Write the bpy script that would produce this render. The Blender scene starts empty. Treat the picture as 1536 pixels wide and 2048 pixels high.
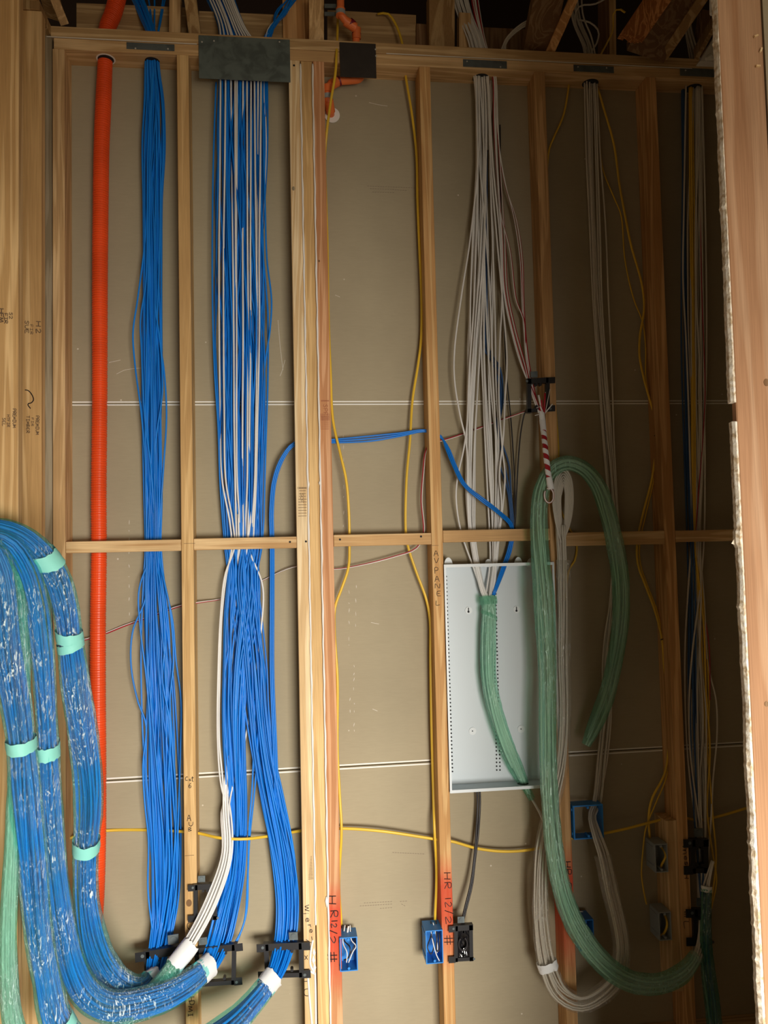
import bpy, bmesh, math, random
import numpy as np
from mathutils import Vector, Matrix

# ------------------------------------------------------------------ camera, world, light, exposure
SC = bpy.context.scene
COL = SC.collection
CAM = np.array([-.0616, -2.6547, 1.9141]); YAW, PIT, ROL, FPX = .1167, .0544, -.02308, 1620.64
_cy, _sy, _cp, _sp = math.cos(YAW), math.sin(YAW), math.cos(PIT), math.sin(PIT)
_f = np.array([_sy*_cp, _cy*_cp, _sp]); _r = np.array([_cy, -_sy, 0.]); _u = np.cross(_r, _f)
_cr, _sr = math.cos(ROL), math.sin(ROL)
CR, CU, CF = _cr*_r+_sr*_u, -_sr*_r+_cr*_u, _f
cd = bpy.data.cameras.new('camera'); co = bpy.data.objects.new('camera', cd); COL.objects.link(co)
cd.sensor_fit = 'VERTICAL'; cd.sensor_height = 24; cd.lens = FPX/2048*24; cd.clip_start = .02; cd.clip_end = 50
co.matrix_world = Matrix([[CR[0], CU[0], -CF[0], CAM[0]], [CR[1], CU[1], -CF[1], CAM[1]], [CR[2], CU[2], -CF[2], CAM[2]], [0, 0, 0, 1]])
SC.camera = co
SC.view_settings.view_transform = 'Standard'; SC.view_settings.look = 'None'
SC.view_settings.gamma = 1; SC.view_settings.exposure = 0.0; SC.view_settings.use_curve_mapping = False
w = bpy.data.worlds.new('world'); SC.world = w; w.use_nodes = True
w.node_tree.nodes['Background'].inputs[0].default_value = (1.0, .70, .40, 1)
w.node_tree.nodes['Background'].inputs[1].default_value = .14

def area(name, loc, tgt, sx, sz, power, col, spread=180):
    l = bpy.data.lights.new(name, 'AREA'); l.shape = 'RECTANGLE'; l.size = sx; l.size_y = sz; l.energy = power; l.color = col; l.spread = math.radians(spread)
    o = bpy.data.objects.new(name, l); COL.objects.link(o); o.location = loc
    o.rotation_euler = (Vector(tgt)-Vector(loc)).to_track_quat('-Z', 'Y').to_euler()
    return o
area('doorway_daylight', (1.1, -4.5, 1.1), (.2, 0, .1), 1.8, 1.0, 71, (1.0, .95, .87), 84)
area('jamb_fill_light', (1.3, -4.4, 2.2), (.0, 0, 1.9), 1.4, 1.2, 21, (1.0, .82, .6))  # added fill light that brightens the jamb and the upper wall

rnd = random.Random(7)

# ------------------------------------------------------------------ picture point on a plane of the place
def W(px, py, Y=0.):
    d = CF + CR*((px-768)/FPX) - CU*((py-1024)/FPX)
    t = (Y-CAM[1])/d[1]
    return CAM + d*t
def ppm(px, py, Y=0.):
    return FPX/float((W(px, py, Y)-CAM) @ CF)      # pixels per metre there

# ------------------------------------------------------------------ materials
def mat(name, base, rough=.6, spec=.5, metal=0., build=None):
    m = bpy.data.materials.new(name); m.use_nodes = True
    nt = m.node_tree; b = nt.nodes['Principled BSDF']
    b.inputs['Base Color'].default_value = (*base, 1); b.inputs['Roughness'].default_value = rough
    b.inputs['Specular IOR Level'].default_value = spec; b.inputs['Metallic'].default_value = metal
    if build: build(nt, b)
    return m
def N(nt, typ, **kw):
    n = nt.nodes.new(typ)
    for k, v in kw.items():
        if k in n.inputs: n.inputs[k].default_value = v
        else: setattr(n, k, v)
    return n
def ramp(nt, fac, stops):
    r = nt.nodes.new('ShaderNodeValToRGB'); nt.links.new(fac, r.inputs[0])
    e = r.color_ramp.elements
    while len(e) < len(stops): e.new(.5)
    for i, (p, c) in enumerate(stops): e[i].position = p; e[i].color = (*c, 1) if len(c) == 3 else c
    return r.outputs[0]
def coords(nt, scale=(1, 1, 1), jitter=True):
    tc = nt.nodes.new('ShaderNodeTexCoord'); mp = nt.nodes.new('ShaderNodeMapping'); mp.inputs['Scale'].default_value = scale
    nt.links.new(tc.outputs['Object'], mp.inputs['Vector'])
    if jitter:
        oi = nt.nodes.new('ShaderNodeObjectInfo'); mu = nt.nodes.new('ShaderNodeMath'); mu.operation = 'MULTIPLY'; mu.inputs[1].default_value = 37
        nt.links.new(oi.outputs['Random'], mu.inputs[0]); nt.links.new(mu.outputs[0], mp.inputs['Location'])
    return mp.outputs[0]
def mixc(nt, fac, a, b, mode='MIX'):
    m = nt.nodes.new('ShaderNodeMix'); m.data_type = 'RGBA'; m.blend_type = mode
    for sock, v in ((0, fac), (6, a), (7, b)):
        if hasattr(v, 'is_output'): nt.links.new(v, m.inputs[sock])
        else: m.inputs[sock].default_value = v if sock == 0 else (*v, 1)
    return m.outputs[2]
def bump(nt, b, h, strength=.3, dist=.002):
    bp = nt.nodes.new('ShaderNodeBump'); bp.inputs['Strength'].default_value = strength; bp.inputs['Distance'].default_value = dist
    nt.links.new(h, bp.inputs['Height']); nt.links.new(bp.outputs[0], b.inputs['Normal'])
def wood(name, light, dark, axis='z', red=None, grain=1.0, knots=True):
    """sawn softwood: growth rings stretched along one axis, fine fibre, blotches; red = (z0, z1) sprayed marking paint"""
    def bld(nt, b):
        s = {'z': (1, 1, .045), 'x': (.045, 1, 1), 'y': (1, .045, 1)}[axis]
        v = coords(nt, s)
        warp = N(nt, 'ShaderNodeTexNoise', Scale=14.*grain, Detail=3., Roughness=.5, Distortion=.6); nt.links.new(v, warp.inputs['Vector'])
        rg = nt.nodes.new('ShaderNodeMath'); rg.operation = 'MULTIPLY'; rg.inputs[1].default_value = 42; nt.links.new(warp.outputs[0], rg.inputs[0])
        sn = nt.nodes.new('ShaderNodeMath'); sn.operation = 'SINE'; nt.links.new(rg.outputs[0], sn.inputs[0])
        rc = ramp(nt, sn.outputs[0], [(0., dark), (.55, tuple(.35*a+.65*c for a, c in zip(dark, light))), (1., light)])
        s2 = {'z': (1, 1, .02), 'x': (.02, 1, 1), 'y': (1, .02, 1)}[axis]
        f = N(nt, 'ShaderNodeTexNoise', Scale=420., Detail=2.); nt.links.new(coords(nt, s2), f.inputs['Vector'])
        fc = ramp(nt, f.outputs[0], [(.3, (.8, .78, .76)), (.7, (1.08, 1.08, 1.08))])
        c = mixc(nt, .75, rc, fc, 'MULTIPLY')
        bl = N(nt, 'ShaderNodeTexNoise', Scale=5., Detail=3.); nt.links.new(coords(nt, (1, 1, .5)), bl.inputs['Vector'])
        bc = ramp(nt, bl.outputs[0], [(.32, (.82, .78, .74)), (.62, (1.05, 1.05, 1.04))])
        c = mixc(nt, .8, c, bc, 'MULTIPLY')
        if knots:
            vo = N(nt, 'ShaderNodeTexVoronoi', Scale=3.1); vo.feature = 'F1'
            sk = {'z': (1, 1, .55), 'x': (.55, 1, 1), 'y': (1, .55, 1)}[axis]
            nt.links.new(coords(nt, sk), vo.inputs['Vector'])
            kc = ramp(nt, vo.outputs['Distance'], [(.018, (.3, .16, .09)), (.04, (.62, .42, .3)), (.062, (1, 1, 1))])
            c = mixc(nt, .85, c, kc, 'MULTIPLY')
        if red:
            tc = nt.nodes.new('ShaderNodeTexCoord'); geo = nt.nodes.new('ShaderNodeNewGeometry'); sx = nt.nodes.new('ShaderNodeSeparateXYZ')
            nt.links.new(geo.outputs['Position'], sx.inputs[0])
            no = N(nt, 'ShaderNodeTexNoise', Scale=30.); mr = nt.nodes.new('ShaderNodeMath'); mr.operation = 'MULTIPLY_ADD'
            nt.links.new(tc.outputs['Object'], no.inputs['Vector'])
            nt.links.new(no.outputs[0], mr.inputs[0]); mr.inputs[1].default_value = .03; nt.links.new(sx.outputs[2], mr.inputs[2])
            mp = nt.nodes.new('ShaderNodeMapRange'); nt.links.new(mr.outputs[0], mp.inputs[0])
            z0, z1 = red
            mp.inputs[1].default_value = z0; mp.inputs[2].default_value = z1
            k = ramp(nt, mp.outputs[0], [(0., (0, 0, 0)), (.22, (.55,)*3), (.45, (.86,)*3), (.72, (.88,)*3), (1., (0, 0, 0))])
            c = mixc(nt, k, c, (.58, .045, .02))
        nt.links.new(c, b.inputs['Base Color'])
        bump(nt, b, f.outputs[0], .25, .001)
    return mat(name, light, .72, .25, build=bld)

def drywall_paper(name, base):
    def bld(nt, b):
        v = coords(nt, (1, 1, 1), False)
        a = N(nt, 'ShaderNodeTexNoise', Scale=2.2, Detail=5.); nt.links.new(v, a.inputs['Vector'])
        ca = ramp(nt, a.outputs[0], [(.3, tuple(x*.9 for x in base)), (.7, tuple(x*1.07 for x in base))])
        v2 = coords(nt, (.12, 1, 1), False)
        f = N(nt, 'ShaderNodeTexNoise', Scale=300., Detail=2.); nt.links.new(v2, f.inputs['Vector'])
        cf = ramp(nt, f.outputs[0], [(.3, (.97, .97, .97)), (.7, (1.015, 1.015, 1.015))])
        c = mixc(nt, 1., ca, cf, 'MULTIPLY')
        sp = N(nt, 'ShaderNodeTexVoronoi', Scale=9.); sp.feature = 'F1'; nt.links.new(v, sp.inputs['Vector'])
        k = ramp(nt, sp.outputs['Distance'], [(.018, (.75,)*3), (.032, (0, 0, 0))])
        c = mixc(nt, k, c, (.72, .66, .56))
        nt.links.new(c, b.inputs['Base Color']); bump(nt, b, f.outputs[0], .12, .0006)
    return mat(name, base, .85, .2, build=bld)

def jacket(name, c, rough=.38, spec=.45):
    def bld(nt, b):
        n = N(nt, 'ShaderNodeTexNoise', Scale=6., Detail=2.); nt.links.new(coords(nt), n.inputs['Vector'])
        o = ramp(nt, n.outputs[0], [(.3, tuple(x*.86 for x in c)), (.7, tuple(min(1, x*1.1) for x in c))])
        nt.links.new(o, b.inputs['Base Color'])
    return mat(name, c, rough, spec, build=bld)

def film(name, tint, body, cover=.35, gloss=.2, streak=.8, glint=(.75, .93, .92)):
    """stretch wrap: see-through tinted plastic with crinkled shine and painted pale glints"""
    m = bpy.data.materials.new(name); m.use_nodes = True; nt = m.node_tree; nt.nodes.clear()
    out = nt.nodes.new('ShaderNodeOutputMaterial')
    tr = nt.nodes.new('ShaderNodeBsdfTransparent'); tr.inputs[0].default_value = (*tint, 1)
    di = nt.nodes.new('ShaderNodeBsdfPrincipled'); di.inputs['Base Color'].default_value = (*body, 1); di.inputs['Roughness'].default_value = .3
    gl = nt.nodes.new('ShaderNodeBsdfGlossy'); gl.inputs[0].default_value = (.95, 1, 1, 1); gl.inputs['Roughness'].default_value = .12
    tc = nt.nodes.new('ShaderNodeTexCoord')
    mp = nt.nodes.new('ShaderNodeMapping'); mp.inputs['Scale'].default_value = (1, 1, .3); nt.links.new(tc.outputs['Object'], mp.inputs[0])
    n1 = N(nt, 'ShaderNodeTexNoise', Scale=130., Detail=5., Roughness=.65, Distortion=1.2); nt.links.new(mp.outputs[0], n1.inputs['Vector'])
    bp = nt.nodes.new('ShaderNodeBump'); bp.inputs['Strength'].default_value = 1.; bp.inputs['Distance'].default_value = .012
    nt.links.new(n1.outputs[0], bp.inputs['Height']); nt.links.new(bp.outputs[0], gl.inputs['Normal']); nt.links.new(bp.outputs[0], di.inputs['Normal'])
    n2 = N(nt, 'ShaderNodeTexNoise', Scale=11., Detail=3.); nt.links.new(mp.outputs[0], n2.inputs['Vector'])
    cov = nt.nodes.new('ShaderNodeMapRange'); cov.inputs[1].default_value = .3; cov.inputs[2].default_value = .7
    cov.inputs[3].default_value = cover*.45; cov.inputs[4].default_value = min(1, cover*1.6); nt.links.new(n2.outputs[0], cov.inputs[0])
    m1 = nt.nodes.new('ShaderNodeMixShader'); nt.links.new(cov.outputs[0], m1.inputs[0]); nt.links.new(tr.outputs[0], m1.inputs[1]); nt.links.new(di.outputs[0], m1.inputs[2])
    n3 = N(nt, 'ShaderNodeTexNoise', Scale=6., Detail=3.); nt.links.new(tc.outputs['Object'], n3.inputs['Vector'])
    gm = nt.nodes.new('ShaderNodeMapRange'); gm.inputs[1].default_value = .35; gm.inputs[2].default_value = .65
    gm.inputs[3].default_value = gloss*.35; gm.inputs[4].default_value = gloss*1.7; nt.links.new(n3.outputs[0], gm.inputs[0])
    m2 = nt.nodes.new('ShaderNodeMixShader'); nt.links.new(gm.outputs[0], m2.inputs[0]); nt.links.new(m1.outputs[0], m2.inputs[1]); nt.links.new(gl.outputs[0], m2.inputs[2])
    mp4 = nt.nodes.new('ShaderNodeMapping'); mp4.inputs['Scale'].default_value = (1, 1, .16); mp4.inputs['Rotation'].default_value = (0, .12, 0); nt.links.new(tc.outputs['Object'], mp4.inputs[0])
    n4 = N(nt, 'ShaderNodeTexNoise', Scale=210., Detail=3., Roughness=.7, Distortion=.7); nt.links.new(mp4.outputs[0], n4.inputs['Vector'])
    k4 = nt.nodes.new('ShaderNodeMapRange'); k4.inputs[1].default_value = .565; k4.inputs[2].default_value = .64; nt.links.new(n4.outputs[0], k4.inputs[0])
    k5 = nt.nodes.new('ShaderNodeMapRange'); k5.inputs[1].default_value = .44; k5.inputs[2].default_value = .60; k5.inputs[3].default_value = 0; k5.inputs[4].default_value = streak; nt.links.new(n3.outputs[0], k5.inputs[0])
    mu = nt.nodes.new('ShaderNodeMath'); mu.operation = 'MULTIPLY'; nt.links.new(k4.outputs[0], mu.inputs[0]); nt.links.new(k5.outputs[0], mu.inputs[1])
    cr = nt.nodes.new('ShaderNodeBsdfPrincipled'); cr.inputs['Base Color'].default_value = (*glint, 1); cr.inputs['Roughness'].default_value = .25  # highlights on the crinkles painted in as pale colour streaks
    m3 = nt.nodes.new('ShaderNodeMixShader'); nt.links.new(mu.outputs[0], m3.inputs[0]); nt.links.new(m2.outputs[0], m3.inputs[1]); nt.links.new(cr.outputs[0], m3.inputs[2])
    nt.links.new(m3.outputs[0], out.inputs[0])
    return m

def steel(name, c, rough=.5, blot=.25):
    def bld(nt, b):
        n = N(nt, 'ShaderNodeTexNoise', Scale=22., Detail=4., Distortion=.8); nt.links.new(coords(nt), n.inputs['Vector'])
        o = ramp(nt, n.outputs[0], [(.38, tuple(x*(1-blot) for x in c)), (.55, c), (.75, tuple(x*1.12 for x in c))])
        nt.links.new(o, b.inputs['Base Color'])
    return mat(name, c, rough, .5, .35, bld)

M = {}
M['paper'] = drywall_paper('drywall paper', (.38, .325, .22))
M['paper2'] = drywall_paper('drywall paper lower', (.40, .345, .24))
M['seam'] = mat('white drywall edge', (.85, .84, .78), .7)
TAN = ((.62, .43, .22), (.44, .27, .12))
M['stud_tan'] = wood('tan stud', (0.805, 0.561, 0.293), (0.610, 0.390, 0.183))
M['stud_pale'] = wood('pale stud', (0.903, 0.720, 0.451), (0.732, 0.512, 0.268))
M['stud_gold'] = wood('golden stud', (0.805, 0.549, 0.256), (0.634, 0.403, 0.171))
M['stud_orange'] = wood('orange stud', (0.781, 0.464, 0.207), (0.561, 0.293, 0.110))
M['stud_red'] = None
M['plate'] = wood('plate wood', (0.732, 0.525, 0.281), (0.525, 0.342, 0.159), 'x')
M['plate2'] = wood('lower plate wood', (0.781, 0.549, 0.293), (0.610, 0.390, 0.183), 'x')
M['block'] = wood('blocking wood', (0.805, 0.573, 0.305), (0.610, 0.378, 0.171), 'x', knots=False)
M['grey_wood'] = wood('grey brown wood', (.42, .35, .24), (.3, .24, .15))
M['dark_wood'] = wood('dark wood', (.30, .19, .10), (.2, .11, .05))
M['side_wood'] = wood('side wall stud', (0.830, 0.573, 0.281), (0.610, 0.378, 0.159), grain=.7)
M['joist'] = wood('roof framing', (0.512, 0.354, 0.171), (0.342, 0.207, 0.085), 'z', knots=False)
M['joist_x'] = wood('ledger wood', (0.537, 0.378, 0.195), (0.390, 0.256, 0.122), 'x', knots=False)
M['red_timber'] = wood('red fir jamb', (.50, .31, .185), (.41, .225, .12), grain=.6)
M['torn'] = wood('splintered wood', (.72, .34, .13), (.4, .15, .04), grain=2.)
M['blue'] = jacket('blue cable jacket', (.003, .19, .70))
M['blue2'] = jacket('blue cable jacket light', (.005, .225, .78))
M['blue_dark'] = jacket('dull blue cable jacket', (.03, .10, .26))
M['white'] = jacket('white cable jacket', (.80, .79, .76))
M['cream'] = jacket('cream cable jacket', (.66, .62, .54))
M['yellow'] = jacket('yellow cable jacket', (.78, .50, .04))
M['red'] = jacket('red cable jacket', (.38, .015, .025))
M['black'] = jacket('black cable jacket', (.02, .018, .02))
M['conduit'] = jacket('orange conduit plastic', (.86, .085, .012), .42)
M['pipe'] = jacket('orange pipe plastic', (.80, .19, .05), .45)
M['primer'] = mat('purple primer', (.18, .01, .03), .4)
M['film_blue'] = film('green tinted wrap over blue', (.62, 1., .97), (.03, .52, .55), .10, .12, 1., (.80, .98, .98))
M['film_green'] = film('green stretch wrap', (.72, .97, .84), (.27, .72, .52), .24, .10, .6, (.6, .9, .75))
M['film_light'] = film('pale green stretch wrap', (.66, .98, .84), (.28, .78, .58), .36, .12)
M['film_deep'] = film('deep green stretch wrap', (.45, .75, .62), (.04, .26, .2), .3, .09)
M['film_clear'] = film('clear stretch wrap', (.98, .97, .94), (.7, .68, .62), .10, .08, .5, (.8, .78, .72))
M['aqua'] = mat('aqua tape', (.30, .80, .70), .5)
M['tape'] = mat('white tape', (.82, .84, .84), .55)
M['zinc'] = steel('dark zinc plate', (.13, .155, .16))
M['zinc_green'] = steel('mottled grey plate', (.14, .175, .165), .55, .35)
M['steel_dark'] = steel('brown black plate', (.045, .038, .034), .5, .1)
M['nail'] = mat('bright nail head', (.8, .8, .76), .3, .6, .6)
M['bracket'] = mat('black bracket plastic', (.018, .018, .02), .35)
M['gloss_black'] = mat('glossy black plastic sheet', (.01, .01, .012), .08, .8)
M['bluebox'] = mat('blue box plastic', (.02, .23, .68), .42)
M['bluebox_shaded'] = mat('blue box plastic shaded', (.01, .13, .45), .42)  # same blue plastic with the shade of its bay in the colour
M['greybox'] = mat('grey box plastic', (.30, .33, .34), .5)
M['greybox_in'] = mat('grey box inside', (.12, .12, .12), .6)
M['panel'] = mat('pale grey enamel', (.58, .645, .68), .45)
M['panel_edge'] = mat('enamel flange', (.68, .73, .75), .4)
M['hole'] = mat('dark punched hole', (.012, .012, .014), .8)
M['caulk'] = mat('white caulk', (.88, .85, .8), .5)
M['gypsum'] = None
M['ink'] = mat('marker ink', (.02, .012, .012), .6)
M['stamp'] = mat('brown mill stamp', (.16, .10, .055), .8)
M['stampred'] = mat('red brown mill stamp', (.35, .11, .06), .8)
M['print'] = mat('faint grey print', (.27, .22, .16), .9)
M['chalk'] = mat('white scuff', (.78, .74, .66), .9)
M['void'] = mat('roof void shade', (.035, .02, .014), .9)  # near-black colour stands in for the shade of the roof void
M['concrete'] = mat('dusty floor', (.30, .25, .19), .9)
M['plastic_white'] = mat('white flange plastic', (.82, .8, .76), .4)
M['insulation'] = mat('grey white batt', (.62, .6, .55), .9)
def _gyp(nt, b):
    n = N(nt, 'ShaderNodeTexNoise', Scale=90., Detail=4.); nt.links.new(coords(nt), n.inputs['Vector'])
    o = ramp(nt, n.outputs[0], [(.35, (.50, .38, .24)), (.5, (.78, .70, .56)), (.7, (.9, .87, .79))]); nt.links.new(o, b.inputs['Base Color'])
    bump(nt, b, n.outputs[0], .6, .004)
M['gypsum'] = mat('torn gypsum', (.8, .75, .62), .95, .1, build=_gyp)

# ------------------------------------------------------------------ geometry helpers
ORG = {}
class MB:
    def __init__(s): s.v = []; s.f = []
    def add(s, v, f):
        o = len(s.v); s.v.extend([tuple(map(float, p)) for p in v]); s.f.extend([tuple(i+o for i in q) for q in f]); return s
    def box(s, x0, x1, y0, y1, z0, z1):
        v = [(x, y, z) for x in (x0, x1) for y in (y0, y1) for z in (z0, z1)]
        return s.add(v, [(0, 1, 3, 2), (4, 6, 7, 5), (0, 4, 5, 1), (2, 3, 7, 6), (0, 2, 6, 4), (1, 5, 7, 3)])
    def obox(s, c, ax, ay, az):          # centre and three half axes
        c, ax, ay, az = (np.array(q, float) for q in (c, ax, ay, az))
        v = [c+i*ax+j*ay+k*az for i in (-1, 1) for j in (-1, 1) for k in (-1, 1)]
        return s.add(v, [(0, 1, 3, 2), (4, 6, 7, 5), (0, 4, 5, 1), (2, 3, 7, 6), (0, 2, 6, 4), (1, 5, 7, 3)])
    def tube(s, P, r, n=6, ry=None, cap=True):
        P = np.asarray(P, float); K = len(P); r = np.broadcast_to(np.asarray(r, float), (K,))
        T = np.gradient(P, axis=0); T /= np.linalg.norm(T, axis=1)[:, None]+1e-12
        up = np.array([0, 1., 0]) if abs(T[0][1]) < .9 else np.array([1., 0, 0])
        A = np.cross(T[0], up); A /= np.linalg.norm(A); FA = [A]
        for i in range(1, K):
            a = FA[-1]-T[i]*(FA[-1] @ T[i]); FA.append(a/(np.linalg.norm(a)+1e-12))
        FA = np.array(FA); FB = np.cross(T, FA)
        th = np.linspace(0, 2*math.pi, n, endpoint=False)
        k = 1 if ry is None else ry
        V = P[:, None]+r[:, None, None]*(FA[:, None]*np.cos(th)[None, :, None]+k*FB[:, None]*np.sin(th)[None, :, None])
        F = [(i*n+j, i*n+(j+1) % n, (i+1)*n+(j+1) % n, (i+1)*n+j) for i in range(K-1) for j in range(n)]
        if cap: F += [tuple(range(n-1, -1, -1)), tuple((K-1)*n+j for j in range(n))]
        return s.add(V.reshape(-1, 3), F)
    def disc(s, c, r, nrm, t=.0006, n=14, rx=1.):
        nrm = np.array(nrm, float); a = np.cross(nrm, (0, 0, 1.)); a /= np.linalg.norm(a); b = np.cross(a, nrm)
        th = np.linspace(0, 2*math.pi, n, endpoint=False); c = np.array(c, float)
        V = [c+r*(rx*math.cos(q)*a+math.sin(q)*b) for q in th]+[c+nrm*t+r*(rx*math.cos(q)*a+math.sin(q)*b) for q in th]
        F = [(j, (j+1) % n, n+(j+1) % n, n+j) for j in range(n)]+[tuple(range(n, 2*n)), tuple(range(n-1, -1, -1))]
        return s.add(V, F)
    def prism(s, P, d):                    # polygon P pushed along vector d
        P = [np.array(p, float) for p in P]; n = len(P); d = np.array(d, float)
        return s.add(P+[p+d for p in P], [tuple(range(n-1, -1, -1)), tuple(range(n, 2*n))]+[(j, (j+1) % n, n+(j+1) % n, n+j) for j in range(n)])

def obj(name, mb, m, parent=None, label=None, cat=None, group=None, kind=None, smooth=False, bevel=0.):
    v = np.array(mb.v); lo, hi = v.min(0), v.max(0)
    org = np.array([(lo[0]+hi[0])/2, (lo[1]+hi[1])/2, lo[2]])
    me = bpy.data.meshes.new(name); me.from_pydata((v-org).tolist(), [], mb.f)
    bm = bmesh.new(); bm.from_mesh(me)
    if bevel: bmesh.ops.bevel(bm, geom=bm.edges[:], offset=bevel, segments=1, affect='EDGES')
    bmesh.ops.recalc_face_normals(bm, faces=bm.faces[:]); bm.to_mesh(me); bm.free()
    if smooth: me.polygons.foreach_set('use_smooth', [True]*len(me.polygons))
    me.materials.append(M[m] if isinstance(m, str) else m)
    o = bpy.data.objects.new(name, me); COL.objects.link(o)
    if parent is not None: o.parent = parent; o.location = Vector(org-ORG[parent.name])
    else: o.location = Vector(org)
    ORG[o.name] = org
    if label: o['label'] = label
    if cat: o['category'] = cat
    if group: o['group'] = group
    if kind: o['kind'] = kind
    return o
def thing(name, loc, label, cat, group=None):
    o = bpy.data.objects.new(name, None); COL.objects.link(o); o.location = Vector([float(q) for q in loc]); ORG[o.name] = np.array(loc, float)
    o.empty_display_size = .03; o['label'] = label; o['category'] = cat
    if group: o['group'] = group
    return o

def catmull(K, step=.02):
    """K: rows of numbers, first three a point; smooth curve resampled by length"""
    K = np.asarray(K, float); P = np.vstack([2*K[0]-K[1], K, 2*K[-1]-K[-2]]); out = []
    for i in range(1, len(P)-2):
        p0, p1, p2, p3 = P[i-1], P[i], P[i+1], P[i+2]
        d1 = max(np.linalg.norm((p1-p0)[:3]), 1e-6)**.5; d2 = max(np.linalg.norm((p2-p1)[:3]), 1e-6)**.5; d3 = max(np.linalg.norm((p3-p2)[:3]), 1e-6)**.5
        m1 = (p1-p0)/d1-(p2-p0)/(d1+d2)+(p2-p1)/d2; m2 = (p2-p1)/d2-(p3-p1)/(d2+d3)+(p3-p2)/d3
        m1 *= d2; m2 *= d2
        for t in np.linspace(0, 1, 14, endpoint=False):
            out.append((2*t**3-3*t**2+1)*p1+(t**3-2*t**2+t)*m1+(-2*t**3+3*t**2)*p2+(t**3-t**2)*m2)
    out.append(K[-1]); out = np.array(out)
    s = np.r_[0, np.cumsum(np.linalg.norm(np.diff(out[:, :3], axis=0), axis=1))]
    n = max(4, int(s[-1]/step)); q = np.linspace(0, s[-1], n)
    return np.stack([np.interp(q, s, out[:, k]) for k in range(out.shape[1])], 1), q
def spine(kn, step=.02):
    """kn: (px, py, Y, half width in px, half depth in m)"""
    rows = []
    for px, py, Y, hw, hd in kn:
        p = W(px, py, Y); rows.append([*p, hw/ppm(px, py, Y), hd])
    return catmull(rows, step)
def frames(C):
    T = np.gradient(C[:, :3], axis=0); T /= np.linalg.norm(T, axis=1)[:, None]
    L = np.cross(T, np.array([0, 1., 0])); L /= np.linalg.norm(L, axis=1)[:, None]; D = np.cross(L, T)   # D points to +Y or so
    return T, L, D
def disc_layout(n, rg):
    pts = []
    for i in range(n):                                    # sunflower packing, even over the section
        r = math.sqrt((i+.5)/n)*.93; a = i*2.399963+rg.uniform(-.2, .2); pts.append((r*math.cos(a), r*math.sin(a)))
    return pts
def bundle(name, n, kn, r, m, label, cat, group, seed=1, weave=.25, front=0., twist=0., sides=6, step=.022, pick=None, lay=None, ends=.0, label2=None):
    rg = random.Random(seed); C, s = spine(kn, step); T, L, D = frames(C); res = []
    base = lay or disc_layout(n, rg)
    for i in range(n):
        u0, v0 = base[i]
        if front: v0 = -abs(v0)*(1-front)-front
        ph = [rg.uniform(0, 6.28) for _ in range(6)]; wl = [rg.uniform(1.0, 3.4) for _ in range(3)]
        nu = sum(math.sqrt(wl[k]/3)*np.sin(s*6.28/wl[k]+ph[k]) for k in range(3))
        nv = sum(math.sqrt(wl[k]/3)*np.sin(s*6.28/wl[k]*1.1+ph[3+k]) for k in range(3))
        u = u0+weave*nu*.7; v = v0+weave*nv*.5
        q = np.maximum(1, np.sqrt(u*u+v*v)/.97); u = u/q; v = v/q
        if twist:
            c_, s_ = np.cos(twist*s), np.sin(twist*s); u, v = u*c_-v*s_, u*s_+v*c_
        hw = np.maximum(C[:, 3]-r, r*.2); hd = np.maximum(C[:, 4]-r, r*.2)
        P = C[:, :3]+L*(u*hw)[:, None]+D*(v*hd)[:, None]
        if ends:
            k = len(P)-int(rg.uniform(0, ends)/step); P = P[:max(k, 4)]
        mm = pick(i, rg) if pick else m
        lb = label2 if (label2 and mm != m) else label
        res.append(obj(name if mm == m or not label2 else name.replace('blue', 'white'), MB().tube(P, r, sides), mm, None, lb, cat, group if lb == label else group+' (white ones)', smooth=True))
    return res
def cable(name, kn, r, m, label, cat='cable', group=None, ry=None, step=.02, sides=8):
    """kn: (px, py, Y)"""
    C, s = catmull([[*W(*k)] for k in kn], step)
    return obj(name, MB().tube(C, r, sides, ry), m, None, label, cat, group, smooth=True)
def wrap(name, kn, m, label, seed=3, n=22, grow=1.04, rough=.05, cat='stretch wrap', parent=None):
    rg = np.random.RandomState(seed); C, s = spine(kn, .012); T, L, D = frames(C); K = len(C)
    th = np.linspace(0, 2*math.pi, n, endpoint=False)
    noise = rg.randn(K+8, n+6)
    ker = np.ones(5)/5; noise = np.apply_along_axis(lambda a: np.convolve(a, ker, 'same'), 0, noise); noise = noise[4:4+K, 3:3+n]
    V = []
    for i in range(K):
        for j in range(n):
            k = grow*(1+rough*noise[i, j])
            V.append(C[i, :3]+k*(L[i]*C[i, 3]*math.cos(th[j])+D[i]*C[i, 4]*math.sin(th[j])))
    F = [(i*n+j, i*n+(j+1) % n, (i+1)*n+(j+1) % n, (i+1)*n+j) for i in range(K-1) for j in range(n)]
    o = obj(name, MB().add(V, F), m, parent, label, cat if parent is None else None, smooth=True)
    return o, C, T, L, D
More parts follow.
